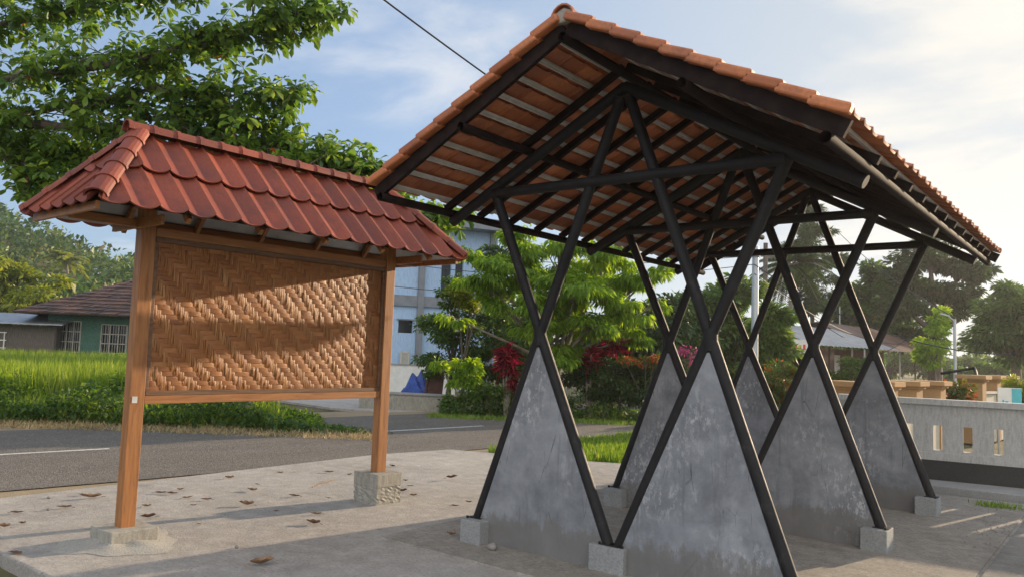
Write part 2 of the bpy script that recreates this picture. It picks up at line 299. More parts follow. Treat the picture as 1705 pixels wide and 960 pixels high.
# ------------------------------------------------------------------ leaves
def norm(a): return a / (np.linalg.norm(a, axis=-1, keepdims=True) + 1e-9)
def leaves(name, P, D, Ls, W, mt, parent=None, shape='diamond', tint=None, up=None, droop=0.0, fold=.18):
    """many folded leaf blades as one mesh"""
    n = len(P); D = norm(D); ref = norm(RNG.normal(size=(n, 3)) * .55 + (up if up is not None else np.array([0, 0, 1.])))
    S = norm(np.cross(D, ref)); Nn = np.cross(S, D); Ls = np.broadcast_to(Ls, (n,))[:, None]; W = np.broadcast_to(W, (n,))[:, None]
    dz = np.array([0, 0, -1.]) * droop * Ls
    if shape == 'diamond':
        V = np.stack([P, P + D * Ls * .45 + S * W / 2 + Nn * W * fold + dz * .2, P + D * Ls + dz, P + D * Ls * .45 - S * W / 2 + Nn * W * fold + dz * .2], 1).reshape(-1, 3)
        F = np.array([[0, 1, 2], [0, 2, 3]]); k = 4
    else:  # obovate: wider towards the tip
        m1 = P + D * Ls * .4; m2 = P + D * Ls * .75 + dz * .45
        V = np.stack([P, m1 + S * W * .27 + Nn * W * fold * .5, m2 + S * W * .5 + Nn * W * fold + 0, P + D * Ls + dz, m2 - S * W * .5 + Nn * W * fold, m1 - S * W * .27 + Nn * W * fold * .5, m1, m2], 1).reshape(-1, 3)
        F = np.array([[0, 1, 6], [1, 2, 7], [1, 7, 6], [2, 3, 7], [0, 6, 5], [5, 6, 7], [5, 7, 4], [7, 3, 4]]); k = 8
    FF = (F[None] + (np.arange(n) * k)[:, None, None]).reshape(-1, 3)
    me = bpy.data.meshes.new(name); me.vertices.add(len(V)); me.vertices.foreach_set('co', V.astype(np.float32).ravel())
    me.loops.add(FF.size); me.loops.foreach_set('vertex_index', FF.ravel().astype(np.int32)); me.polygons.add(len(FF))
    me.polygons.foreach_set('loop_start', (np.arange(len(FF)) * 3).astype(np.int32)); me.polygons.foreach_set('loop_total', np.full(len(FF), 3, np.int32)); me.update(calc_edges=True)
    t = RNG.random(n) if tint is None else tint; add_tint(me, np.repeat(t, k)); me.materials.append(mt)
    o = bpy.data.objects.new(name, me); COL.objects.link(o)
    if parent: o.parent = parent
    return o
def sphere_dirs(n):
    return norm(RNG.normal(size=(n, 3)))
def tree(label, cat, base, blobs, nleaf, lsize, mt, trunk_r=.15, group=None, name='tree', droop=.3, bark='bark', flat=.6, trunk=True, sub=7, lw=.42, fork=None, tintbias=0.0, shape='diamond'):
    """blobs: list of (x, y, z, rx, rz) in metres relative to the base; each splits into leaf sprays on the ends of limbs"""
    t = thing(name, label, cat, base, 0, group)
    P = []; D = []; T = []; mb = MB(); top = max(b[2] for b in blobs); fk = fork or .35 * top
    cxm = np.mean([b[0] for b in blobs]); cym = np.mean([b[1] for b in blobs]); fp = np.array([cxm * .25, cym * .25, fk])
    if trunk: mb.tube([(0, 0, -.1), (fp[0] * .4 + .03, fp[1] * .4, fk * .5), fp], [trunk_r * 1.25, trunk_r, trunk_r * .8], 9)
    vol = np.array([b[3] * b[3] * b[4] for b in blobs]) ** .75; vol /= vol.sum()
    for bi, b in enumerate(blobs):
        c = np.array(b[:3]); ns = max(3, int(sub * (vol[bi] * len(blobs)) ** .5)); n = int(nleaf * vol[bi])
        if trunk:
            q = fp + (c - fp) * .5 + np.array([0, 0, .1 * b[4]]); mb.tube([fp, q, c], [trunk_r * .6, trunk_r * .38, trunk_r * .12], 6)
        ctr = sphere_dirs(ns) * (RNG.random((ns, 1)) ** .4) * np.array([b[3], b[3], b[4]]) * .85 + c
        if trunk:
            for q in ctr[:10]: mb.tube([c + (fp - c) * .2, (c + q) / 2 + (0, 0, .04), q], [trunk_r * .2, trunk_r * .11, trunk_r * .04], 4, cap=False)
        rad = (.28 + .3 * RNG.random(ns)) * (b[3] + b[4]) * .5 * (7 / max(ns, 7)) ** .33
        k = RNG.integers(0, ns, n); d = sphere_dirs(n); rr = (RNG.random((n, 1)) ** .5) * rad[k][:, None]
        p = ctr[k] + d * rr * np.array([1.25, 1.25, flat]); P.append(p)
        D.append(d * .8 + norm(p - c) * .6 + RNG.normal(size=(n, 3)) * .4 + np.array([0, 0, -droop])); T.append(np.clip(RNG.normal(.45, .2, n) + RNG.normal(0, .16, ns)[k] + tintbias, 0, 1))
    P = np.concatenate(P); D = np.concatenate(D); T = np.concatenate(T); ls = lsize * (.6 + .7 * RNG.random(len(P)))
    if trunk: mb.build('trunk', MT[bark], t)
    leaves('crown', P, D, ls, ls * lw, mt, t, tint=T, droop=droop * .5, shape=shape)
    return t
def rel(px, py, dep, base):
    return at(px, py, dep) - np.array(base)
def crown_tree(label, cat, px, dep, blobs, nleaf, lsize, mt, z0=0.0, **kw):
    """blobs given as (image x, image y, extra depth, radius x, radius z) around the trunk's place"""
    base = on_ground(px, dep, z0)
    bl = []
    for (x, y, dd, rx, rz) in blobs:
        q = rel(x, y, dep + dd, base); bl.append((q[0], q[1], q[2], rx, rz))
    return tree(label, cat, tuple(base), bl, nleaf, lsize, mt, **kw)
# ------------------------------------------------------------------ ground
def sheet(name, poly, z, mt, kind='structure'):
    mb = MB(); mb.raw([(p[0], p[1], z) for p in poly], [tuple(range(len(poly)))]); o = mb.build(name, mt); tag(o, kind=kind); return o
def slab(name, poly, z0, z1, mt, bevel=0.0):
    mb = MB(); mb.prism(poly, lambda p, t: (p[0], p[1], t), z0, z1); o = mb.build(name, mt, bevel=bevel); return tag(o, kind='structure')
sheet('ground', [(-900, -900), (900, -900), (900, 900), (-900, 900)], -.10, MT['soil'])
CL = [(-11.3, -30), (-9.7, -10), (-9.1, -3), (-8.72, 0), (-8.22, 5.4), (-7.92, 8), (-7.52, 12), (-7.2, 17), (-6.3, 25), (-3.5, 40), (3, 60), (14, 85)]
def offset_line(off):
    r = []
    for i, (x, y) in enumerate(CL):
        a = CL[max(i - 1, 0)]; b = CL[min(i + 1, len(CL) - 1)]; dx, dy = b[0] - a[0], b[1] - a[1]; l = math.hypot(dx, dy); r.append((x + dy / l * off, y - dx / l * off))
    return r
def strip(name, o1, o2, z, mt, sub=6, wob=0.0):
    a = offset_line(o1); b = offset_line(o2); mb = MB(); vs = []; k = 0
    for i in range(len(CL) - 1):
        for j in range(sub):
            t = j / sub; w1 = random.uniform(-wob, wob); w2 = random.uniform(-wob, wob)
            vs.append((a[i][0] * (1 - t) + a[i + 1][0] * t + w1, a[i][1] * (1 - t) + a[i + 1][1] * t, z)); vs.append((b[i][0] * (1 - t) + b[i + 1][0] * t + w2, b[i][1] * (1 - t) + b[i + 1][1] * t, z))
    n = len(vs) // 2; mb.raw(vs, [(2 * i, 2 * i + 1, 2 * i + 3, 2 * i + 2) for i in range(n - 1)]); return tag(mb.build(name, mt), kind='structure')
strip('verge', -4.3, 3.6, -.04, MT['sandy'], 10, .12)
strip('road', -2.95, 2.85, -.028, MT['asphalt'])
def dash(a, b):
    a = np.array(a); b = np.array(b); d = (b - a) / np.linalg.norm(b - a); s = np.array([-d[1], d[0]]) * .055
    return [tuple(a + s), tuple(a - s), tuple(b - s), tuple(b + s)]
mb = MB()
for a, b in (((-9.05, -2.6), (-8.607, .43)), ((-8.22, 5.4), (-7.915, 7.97)), ((-7.55, 11.2), (-7.40, 14.2)), ((-6.95, 20), (-6.6, 23))):
    q = dash(a, b); mb.raw([(p[0], p[1], -.024) for p in q], [(0, 1, 2, 3)])
tag(mb.build('road_marking', MT['road_paint']), kind='structure')
slab('forecourt', [(-5.55, -2.55), (-4.4, -2.66), (-3.37, -2.76), (-2.0, -2.76), (4.5, -2.76), (4.5, 6.2), (-2.6, 5.9), (-2.85, 5.2), (-3.6, 4.85), (-4.7, 4.55), (-5.5, 4.3), (-5.75, 3), (-5.65, 0)], -.14, 0, MT['conc_rough'], .012)
slab('pavilion_floor', [(-1.93, -.5), (2.02, -.56), (2.05, 5.95), (-1.93, 5.95)], -.02, .014, MT['conc_slab'], .004)
slab('ramp', [(2.06, -.6), (9, -.6), (9, 6.1), (2.09, 6.1)], -.02, .024, MT['conc_ramp'], .004)
slab('pavement', [(-1.2, 6.24), (9, 6.5), (9, 7.9), (-1.4, 7.5)], -.1, .07, MT['conc_kerb'], .01)
slab('driveway', [(-20.5, 9.2), (-13.2, 8.2), (-11.6, 8.6), (-10.9, 10.8), (-14.5, 14.5), (-21, 17)], -.09, -.03, MT['conc_rough'])
# far-side ground and rice terrace
def terrain():
    """low hill far to the left, wooded"""
    mb = MB(); nx, ny = 46, 26; vs = []
    for j in range(ny):
        for i in range(nx):
            px = -1500 + i * 65; dep = 75 + j * 9
            p = on_ground(px, dep); crest = np.interp(px, [-1500, -300, 0, 90, 210, 400, 600, 900, 1400], [26, 24, 19.5, 16.5, 12.5, 9.5, 7, 3, 0])
            k = max(0, min(1, (dep - 78) / 85)); z = -.3 + crest * (k * k * (3 - 2 * k)) * (1 + .10 * math.sin(px * .013 + j)) ; vs.append((p[0], p[1], z))
    mb.raw(vs, [(j * nx + i, j * nx + i + 1, (j + 1) * nx + i + 1, (j + 1) * nx + i) for j in range(ny - 1) for i in range(nx - 1)], True)
    return tag(mb.build('hill', MT['soil']), kind='structure'), np.array(vs).reshape(ny, nx, 3)
hill, HV = terrain()
# ------------------------------------------------------------------ tile roofs
def tile_slope(name, O, U, S, nrm, ncol, wid, rows, profile, length, lift, thick, mt, parent, clip=None, nx=6, ny=3, jit=.003, edge=None):
    """O: top corner, U: unit along the ridge, S: unit downslope, rows: list of lower-edge distances; every tile curved, with its own lip"""
    vs = []; fs = []; tint = []; O, U, S, nrm = (np.array(a, float) for a in (O, U, S, nrm))
    for s1 in rows:
        for c in range(ncol):
            if clip and not clip((c + .5) * wid, s1 - length * .5): continue
            tv = random.random(); jt = random.uniform(-jit, jit); js = random.uniform(-jit, jit) * 1.5; b = len(vs)
            for side in (0, 1):
                for j in range(ny + 1):
                    for i in range(nx + 1):
                        a = i / nx; t = j / ny; h, de = profile(a); s = s1 - length * (1 - t) + (de * t if t == 1 else 0) + js
                        u = (c + a) * wid
                        if clip: u, s = clip_pt(clip, u, s)
                        n = h + lift * t + jt - side * thick; p = O + U * u + S * max(s, 0) + nrm * n; vs.append(p); tint.append(tv)
            q = (nx + 1) * (ny + 1)
            for j in range(ny):
                for i in range(nx):
                    k = b + j * (nx + 1) + i; fs.append((k, k + 1, k + nx + 2, k + nx + 1)); k += q; fs.append((k, k + nx + 1, k + nx + 2, k + 1))
            for i in range(nx): k = b + ny * (nx + 1) + i; fs.append((k, k + 1, k + 1 + q, k + q))
            for j in range(ny):
                k = b + j * (nx + 1); fs.append((k, k + nx + 1, k + nx + 1 + q, k + q)); k += nx; fs.append((k, k + q, k + nx + 1 + q, k + nx + 1))
    mb = MB(); mb.raw(vs, fs, False); o = mb.build(name, mt, parent); add_tint(o.data, tint); return o
def clip_pt(clip, u, s): return clip(u, s, True)
# ------------------------------------------------------------------ pavilion
W_, Z0, HA, XB, HB, GAP = 1.294, .193, 3.53, 1.234, 2.892, .045
YS = (0.0, 2.244, 4.387); YF, YB = -.8, 5.2; KS = .533
pav = thing('pavilion', 'open pavilion with clay tile gable roof on crossed black pipes and grey triangular panels', 'pavilion', (0, 0, 0))
CX = None
def line_x(A, B, Cc, Dd):
    A, B, Cc, Dd = map(lambda p: np.array(p, float), (A, B, Cc, Dd)); t = np.linalg.solve(np.array([B - A, -(Dd - Cc)]).T, Cc - A); return A + (B - A) * t[0]
cr_ = line_x((-W_, Z0), (-GAP, HA), (-GAP, Z0), (-XB, HB)); CX, CZ = abs(cr_[0]), cr_[1]
for fi, y in enumerate(YS):
    for s in (-1, 1):
        MB().tube([(s * W_, y, Z0), (s * .035, y + .0, HA)], .0415, 18).build('pole', MT['black_paint'], pav)
        MB().tube([(s * GAP, y, Z0), (s * XB, y, HB)], .0415, 18).build('pole', MT['black_paint'], pav)
        MB().tube([(s * CX, y, CZ - .10), (s * CX, y, CZ + .05)], .05, 16).build('joint_sleeve', MT['black_paint'], pav)
        # wall panel: triangle under each crossing
        mb = MB(); ox = .012; poly = [(s * (W_ - .02), .008), (s * (W_ - .045), Z0), (s * (CX + .012), CZ - .115), (s * (CX - .012), CZ - .115), (s * (GAP + .03), Z0), (s * (GAP + .01), .008)]
        if s > 0: poly = poly[::-1]
        mb.prism(poly, lambda p, t, y=y: (p[0], y + t, p[1]), -.028, .03); pn = mb.build('wall_panel', MT['render'], pav)
        # roof members
        MB().tube([(0, y, 3.60), (s * 1.72, y, 3.60 - .53 * 1.72)], .045, 16).build('rafter_pipe', MT['black_paint'], pav)
        f = MB(); f.box((s * (W_ - .035), y - .02, Z0 / 2 + .002), (.21, .24, Z0)); ft = f.build('footing', MT['conc_block'], pav, bevel=.006)
        b = MB()
        for bx in (-.085, .085):
            b.tube([(s * W_ + bx * .9 - s * .03, y - .08 if bx * s > 0 else y + .05, Z0), (s * W_ + bx * .9 - s * .03, y - .08 if bx * s > 0 else y + .05, Z0 + .022)], .011, 6)
        b.box((s * W_, y, Z0 + .005), (.13, .11, .006)); b.build('bolts', MT['black_paint'], ft)
    f = MB(); f.box((-.02, y + .03, Z0 / 2 + .002), (.29, .22, Z0 + .002)); ft = f.build('footing', MT['conc_block'], pav, bevel=.006)
    b = MB(); b.box((0, y, Z0 + .006), (.2, .1, .006)); b.tube([(-.1, y - .03, Z0), (-.1, y - .03, Z0 + .02)], .01, 6); b.tube([(.09, y - .04, Z0), (.09, y - .04, Z0 + .02)], .01, 6); b.build('bolts', MT['black_paint'], ft)
    MB().tube([(-XB, y - .02, HB), (XB, y - .02, HB)], .042, 16).build('tie_beam', MT['black_paint'], pav)
for x, z in ((0, 3.70), (.89, 3.215), (-.89, 3.215), (1.73, 2.765), (-1.73, 2.765)):
    mb = MB(); mb.tube([(x, YF - .06, z), (x, YB + .05, z)], .034, 14, hollow=True); mb.tube([(x, YF - .06, z), (x, YB + .05, z)], .030, 14, hollow=True); mb.build('purlin_pipe', MT['brown_paint'], pav)
ylist = [.0, .45, .9, 1.35, 1.8, 2.24, 2.69, 3.14, 3.58, 4.02, 4.387, 4.8]
for s in (-1, 1):
    for y in ylist: MB().beam((s * .02, y, 3.765 - .53 * .02), (s * 1.80, y, 3.765 - .53 * 1.80), .045, .055).build('rafter', MT['brown_paint'], pav)
    for y in (YF, YB): MB().beam((s * .012, y, 3.775), (s * 1.83, y, 3.775 - .53 * 1.83), .035, .10).build('barge_board', MT['brown_paint'], pav)
    for k in range(10):
        x = .12 + k * (1.75 - .12) / 9; z = 3.812 - .53 * x; mb = MB()
        for dx in (-.011, .011): mb.beam((s * (x + dx), YF + .03, z - .53 * dx), (s * (x + dx), YB - .03, z - .53 * dx), .008, .022)
        mb.beam((s * x, YF + .03, z + .012), (s * x, YB - .03, z + .012), .022, .004); mb.build('batten', MT['steel'], pav)
    th = math.atan(.53); S = (s * math.cos(th), 0, -math.sin(th)); nr = (s * math.sin(th), 0, math.cos(th))
    def prof(a): return (.020 * max(0, math.cos((a - .12) * math.pi / .26)) if abs(a - .12) < .13 else (.010 * max(0, math.cos((a - .93) * math.pi / .14)) if a > .86 else 0.0) - .004 * math.sin(math.pi * a), .008 * math.sin(math.pi * a))
    if s > 0: tile_slope('roof_tiles', (0, YF - .05, 3.842), (0, 1, 0), S, nr, 30, (YB - YF + .1) / 30, [.055 + .203 * (k + 1) for k in range(9, -1, -1)], prof, .245, .032, .014, MT['tile_clay'], pav, jit=.006)
    else: tile_slope('roof_tiles', (0, YB + .05, 3.842), (0, -1, 0), S, nr, 30, (YB - YF + .1) / 30, [.055 + .203 * (k + 1) for k in range(9, -1, -1)], prof, .245, .032, .014, MT['tile_clay'], pav)
def verge_tiles():
    for s in (-1, 1):
        th = math.atan(.53); S = np.array((s * math.cos(th), 0, -math.sin(th))); nr = np.array((s * math.sin(th), 0, math.cos(th)))
        for yy in (YF - .055, YB + .055):
            mb = MB(); tint = []
            for k in range(10):
                s1 = .06 + .203 * (k + 1); a = np.array((0, yy, 3.842)) + S * (s1 - .235) + nr * (.012 + random.uniform(-.004, .004)); b = np.array((0, yy, 3.842)) + S * s1 + nr * .034; b0 = len(mb.v)
                mb.beam(a, b, .075, .06, nr); tint += [random.random()] * (len(mb.v) - b0)
            o = mb.build('verge_tiles', MT['tile_clay'], pav, bevel=.014); add_tint(o.data, tint)
def ridge_caps(pts, seg, r, mt, parent, name='ridge_cap', drop=0.0, wing=1.0, thick=.012):
    a, b = np.array(pts[0], float), np.array(pts[1], float); Lg = np.linalg.norm(b - a); n = max(1, int(round(Lg / seg))); d = (b - a) / Lg
    sd_ = np.cross(d, (0, 0, 1)); sd_ /= np.linalg.norm(sd_); u = np.cross(sd_, d); mb = MB(); tint = []
    for i in range(n):
        p0 = a + d * Lg * i / n; p1 = a + d * (Lg * (i + 1) / n + .02); base = len(mb.v); tv = random.random(); K = 9; vs = []
        for p, rr in ((p0, r * 1.10), (p0 + d * .035, r * 1.10), (p0 + d * .04, r * .97), (p1, r * .95)):
            for k in range(K):
                an = math.pi * (-.02 + 1.04 * k / (K - 1)); vs.append(p + sd_ * math.cos(an) * rr * wing + u * (math.sin(an) * rr - drop))
            for k in range(K):
                an = math.pi * (-.02 + 1.04 * k / (K - 1)); vs.append(p + sd_ * math.cos(an) * (rr - thick) * wing + u * (math.sin(an) * (rr - thick) - drop))
        fs = []
        for q in range(3):
            for k in range(K - 1): fs.append((q * 2 * K + k, q * 2 * K + k + 1, (q + 1) * 2 * K + k + 1, (q + 1) * 2 * K + k)); fs.append((q * 2 * K + K + k, (q + 1) * 2 * K + K + k, (q + 1) * 2 * K + K + k + 1, q * 2 * K + K + k + 1))
        for k in range(K - 1): fs.append((k, k + K, k + K + 1, k + 1)); e = 6 * K; fs.append((e + k, e + k + 1, e + k + K + 1, e + k + K))
        mb.raw(vs, fs, False); tint += [tv] * len(vs)
    o = mb.build(name, mt, parent); add_tint(o.data, tint); return o
ridge_caps(((0, YF - .07, 3.835), (0, YB + .05, 3.835)), .3, .085, MT['tile_clay'], pav)
verge_tiles()
mb = MB(); mb.prism([(-.085, 3.80), (.085, 3.80), (.07, 3.875), (0, 3.905), (-.07, 3.875)], lambda p, t: (p[0], t, p[1]), YF - .055, YF + .02); mb.build('ridge_mortar', MT['mortar'], pav, bevel=.012)
# ------------------------------------------------------------------ notice board with its own little roof
BD = math.atan2(.0357, 1.0)
brd = thing('notice_board', 'woven bamboo notice board on two wooden posts under a small dark red tiled hip roof', 'notice board', (-3.20, -1.99, 0), -BD)
BL = 2.54
for y, z0, nm in ((0, .10, 'post'), (BL, .30, 'post')):
    mb = MB(); mb.box((0, y, (z0 + 2.62) / 2), (.105, .115, 2.62 - z0)); mb.build('post', MT['wood_post'], brd, bevel=.004)
mb = MB(); mb.box((0.0, 0, .056), (.37, .36, .112)); mb.build('post_footing', MT['conc_mossy'], brd, bevel=.006)
mb = MB(); mb.box((.0, BL, .235), (.37, .32, .13)); fb = mb.build('post_footing', MT['conc_mossy'], brd, bevel=.006)
def rough_block(c, size, n, amp, mt, name, parent):
    import bmesh
    bm = bmesh.new(); bmesh.ops.create_cube(bm, size=1); bmesh.ops.subdivide_edges(bm, edges=bm.edges[:], cuts=n, use_grid_fill=True)
    for v in bm.verts:
        x, y, z = v.co; f = 1 + .1 * (.5 - z) * 0
        k = math.sin(x * 17 + z * 23) * math.sin(y * 19 + z * 11) + random.uniform(-1, 1)
        if abs(z) < .45: v.co.x += x * amp * k / size[0]; v.co.y += y * amp * k / size[1]
        v.co.x *= size[0]; v.co.y *= size[1]; v.co.z *= size[2]; v.co += Vector(c)
    me = bpy.data.meshes.new(name); bm.to_mesh(me); bm.free(); me.materials.append(mt); o = bpy.data.objects.new(name, me); COL.objects.link(o); o.parent = parent; return o
rough_block((0, BL, .085), (.36, .31, .175), 8, .009, MT['conc_mossy'], 'rubble_base', brd)
# mortar skirt round the left footing
mb = MB(); K = 28; vs = []
for r_, z in ((0.0, .03), (.2, .03), (.27, .02), (.34, .009), (.42, .0015)):
    for k in range(K):
        a = 2 * math.pi * k / K; rr = r_ * (1 + .14 * math.sin(a * 3 + 1) + .08 * math.sin(a * 7)); vs.append((.06 + math.cos(a) * rr, -.04 + math.sin(a) * rr * 1.0, z * (1 + .3 * math.sin(a * 5)) + .001))
mb.raw(vs, [(q * K + k, (q + 1) * K + k, (q + 1) * K + (k + 1) % K, q * K + (k + 1) % K) for q in range(4) for k in range(K)], True); mb.build('mortar_skirt', MT['mortar'], brd)
mb = MB(); mb.box((.01, BL / 2, 1.085), (.06, BL - .13, .065)); mb.build('bottom_rail', MT['wood_rail'], brd, bevel=.003)
mb = MB(); mb.box((.01, BL / 2, 2.42), (.06, BL - .13, .07)); mb.build('top_rail', MT['wood_rail'], brd, bevel=.003)
mb = MB()
mb.box((.018, BL / 2, 1.138), (.035, BL - .14, .036)); mb.box((.018, BL / 2, 2.362), (.035, BL - .14, .036)); mb.box((.018, .075, 1.75), (.035, .032, 1.18)); mb.box((.018, BL - .075, 1.75), (.035, .032, 1.18))
mb.build('inner_frame', MT['wood_dark'], brd, bevel=.002)
mb = MB(); mb.box((-.012, BL / 2, 1.75), (.006, BL - .15, 1.22)); mb.build('backing_sheet', MT['wood_dark'], brd)
def weave(parent):
    """twill of flat bamboo strips: every float is an arched strip over three cells"""
    y0, y1, z0, z1 = .09, BL - .09, 1.155, 2.345; p = .0375; ny = int((y1 - y0) / p); nz = int((z1 - z0) / p); py = (y1 - y0) / ny; pz = (z1 - z0) / nz
    H = MB(); V = MB(); th = []; tv = []
    def dirn(i): return 1 
    def over(i, j): return ((i + j + int(.8 * math.sin(i * .11) + .8 * math.sin(j * .21))) % 6) < 3
    def arch(mbx, tt, a, b, c, wd, horiz, n=6, amp=.0075, jit=0.0):
        vs = []; t = min(1, max(0, random.gauss(.5, .22)))
        lo = -.004; yaw = random.uniform(-.003, .003); amp *= random.uniform(.6, 1.35); c += random.uniform(-.002, .002)
        for q in range(n + 1):
            s_ = q / n; h = lo + amp * math.sin(math.pi * s_) ** .7; m_ = a + (b - a) * s_
            for w_ in (-.5, -.17, .17, .5):
                hh = h - .0016 * abs(w_) * 2 + .0008 * math.sin(w_ * 9); off = c + w_ * wd + yaw * (s_ - .5) * 2
                vs.append((hh + .006, m_, off) if horiz else (hh + .006, off, m_))
        fs = [(q * 4 + k, q * 4 + k + 1, (q + 1) * 4 + k + 1, (q + 1) * 4 + k) for q in range(n) for k in range(3)]
        mbx.raw(vs, fs, True); tt += [t] * len(vs)
    for j in range(nz):
        i = 0; start = None
        for i in range(ny + 1):
            o = i < ny and over(i, j)
            if o and start is None: start = i
            if not o and start is not None:
                arch(H, th, y0 + (start - .35) * py, y0 + (i + .35) * py, z0 + (j + .5) * pz, pz * .97, True); start = None
    for i in range(ny):
        start = None
        for j in range(nz + 1):
            o = j < nz and not over(i, j)
            if o and start is None: start = j
            if not o and start is not None:
                nst = 2
                for k in range(nst): arch(V, tv, z0 + (start - .35) * pz, z0 + (j + .35) * pz, y0 + (i + (k + .5) / nst) * py, py * .93 / nst, False, amp=.0085)
                start = None
    o1 = H.build('woven_strips', MT['bamboo_h'], parent); add_tint(o1.data, th)
    o2 = V.build('woven_strips', MT['bamboo_v'], parent); add_tint(o2.data, tv)
weave(brd)
# roof: hipped, steep
RE, RW, RZ0, RZ1 = -.66, .64, 2.50, 3.17; RB = BL + .47; RI = .56
E0, E1 = RE, RB; R0, R1 = RE + RI, RB - RI
hipS = math.hypot(RW, RZ1 - RZ0)
def mkclip(Ltot, ind, slope_len):
    def c(u, s, pt=False):
        lo = ind * (1 - s / slope_len); hi = Ltot - lo
        if pt: return (min(max(u, lo), hi), s)
        return lo - .12 < u < hi + .12
    return c
def board_prof(a):
    r = .016 * max(0, math.cos((a - .04) * math.pi / .1)) if a < .09 else (.016 * max(0, math.cos((a - 1) * math.pi / .08)) if a > .96 else 0)
    return (-.026 * math.sin(math.pi * a) + r, .014 * math.sin(math.pi * a))
for s in (1, -1):
    Lt = E1 - E0; S = (s * RW / hipS, 0, -(RZ1 - RZ0) / hipS); nr = ((RZ1 - RZ0) / hipS * s, 0, RW / hipS)
    O = (0, E0 if s > 0 else E1, RZ1 + .02); U = (0, 1 if s > 0 else -1, 0)
    tile_slope('roof_tiles', O, U, S, nr, 17, Lt / 17, [hipS + .03, hipS * .52], board_prof, .53, .036, .012, MT['tile_glazed'], brd, clip=mkclip(Lt, RI, hipS), nx=10, ny=4, jit=.0015)
eh = math.hypot(RI, RZ1 - RZ0)
for s in (1, -1):
    Lt = 2 * RW; S = (0, s * RI / eh, -(RZ1 - RZ0) / eh); nr = (0, (RZ1 - RZ0) / eh * s, RI / eh); O = (-RW * -s if s > 0 else -RW, R1 if s > 0 else R0, RZ1 + .02); O = (RW if s > 0 else -RW, O[1], O[2]); U = (-s, 0, 0)
    tile_slope('roof_tiles', O, U, S, nr, 6, Lt / 6, [eh + .03, eh * .52], board_prof, .53, .036, .012, MT['tile_glazed'], brd, clip=mkclip(Lt, RW, eh), nx=10, ny=4, jit=.0015)
ridge_caps(((0, R0 - .12, RZ1 + .035), (0, R1 + .08, RZ1 + .035)), .2, .072, MT['tile_glazed'], brd, wing=.9)
for sx_ in (1, -1):
    for (ye, yr) in ((E0, R0), (E1, R1)):
        ridge_caps(((sx_ * (RW + .0), ye, RZ0 + .025), (0, yr, RZ1 + .03)), .24, .062, MT['tile_glazed'], brd, 'hip_cap', wing=1.2)
for sx_ in (1, -1):
    mb = MB(); mb.box((sx_ * (RW - .13), (E0 + E1) / 2, RZ0 + .05), (.03, E1 - E0 - .26, .06)); mb.build('eave_board', MT['wood_rail'], brd, bevel=.002)
    ye = E0 if sx_ < 0 else E1; mb = MB(); mb.box((0, ye - (.045 if ye > 0 else -.045), RZ0 - .02), (2 * RW - .12, .03, .06)); mb.build('eave_board', MT['wood_rail'], brd, bevel=.002)
mb = MB()
for sx_ in (1, -1):
    k = .035; mb.raw([(0, R0 + k, RZ1 - .03), (0, R1 - k, RZ1 - .03), (sx_ * (RW - .06), E1 - .06, RZ0 + .005), (sx_ * (RW - .06), E0 + .06, RZ0 + .005)], [(0, 1, 2, 3)])
for ye, yr in ((E0 + .06, R0 + .035), (E1 - .06, R1 - .035)): mb.raw([(0, yr, RZ1 - .03), (RW - .06, ye, RZ0 + .005), (-(RW - .06), ye, RZ0 + .005)], [(0, 1, 2)])
mb.build('underside_sheet', MT['zinc'], brd)
for y in (0, .62, 1.27, 1.92, BL):
    for sx_ in (1, -1): MB().beam((sx_ * .03, y + .06, RZ1 - .10), (sx_ * (RW - .08), y + .06, RZ0 - .035), .035, .05).build('rafter', MT['wood_rail'], brd)
for y in (-.075, BL + .075): MB().beam((-.42, y, 2.47), (.42, y, 2.47), .03, .075).build('cross_arm', MT['wood_rail'], brd, bevel=.003)
for ye, yr, py_ in ((E0, R0, 0), (E1, R1, BL)): MB().beam((0, py_, 2.47), (0, ye + (.08 if ye < 0 else -.08), 2.47), .04, .06).build('outrigger', MT['wood_rail'], brd)
mb = MB(); mb.box((.054, -.02, 1.09), (.004, .04, .05)); mb.build('metal_plate', MT['steel'], brd)
# ------------------------------------------------------------------ bridge parapet beside the pavilion
WA = math.atan2(.1356, 1.0)
par = thing('parapet_wall', 'low grey parapet wall with black base and narrow slots behind the pavilion', 'wall', (.84, 6.84, 0), WA)
xs0, xs1 = -1.15, 8.0; sp = .349; slots = [(.04 + k * sp, .04 + k * sp + .105) for k in range(-3, 21) if .04 + k * sp > xs0 + .2]
mb = MB(); mb.box(((xs0 + xs1) / 2, .09, .165), (xs1 - xs0, .17, .33)); mb.build('base', MT['plaster_black'], par)
mb = MB(); y0 = .09; th_ = .13
mb.box(((xs0 + xs1) / 2, y0, .38), (xs1 - xs0 + .004, th_ + .06, .10)); mb.box(((xs0 + xs1) / 2, y0, .445), (xs1 - xs0, th_, .03)); mb.box(((xs0 + xs1) / 2, y0, .925), (xs1 - xs0, th_, .27))
e = xs0
for a, b in slots + [(xs1, xs1)]: mb.box(((e + a) / 2, y0, .625), (a - e, th_, .33)); e = b
mb.build('slotted_panel', MT['plaster_grey'], par)
mb = MB(); mb.box(((xs0 + xs1) / 2, y0, 1.10), (xs1 - xs0 + .03, .22, .08)); mb.build('coping', MT['plaster_grey'], par, bevel=.006)
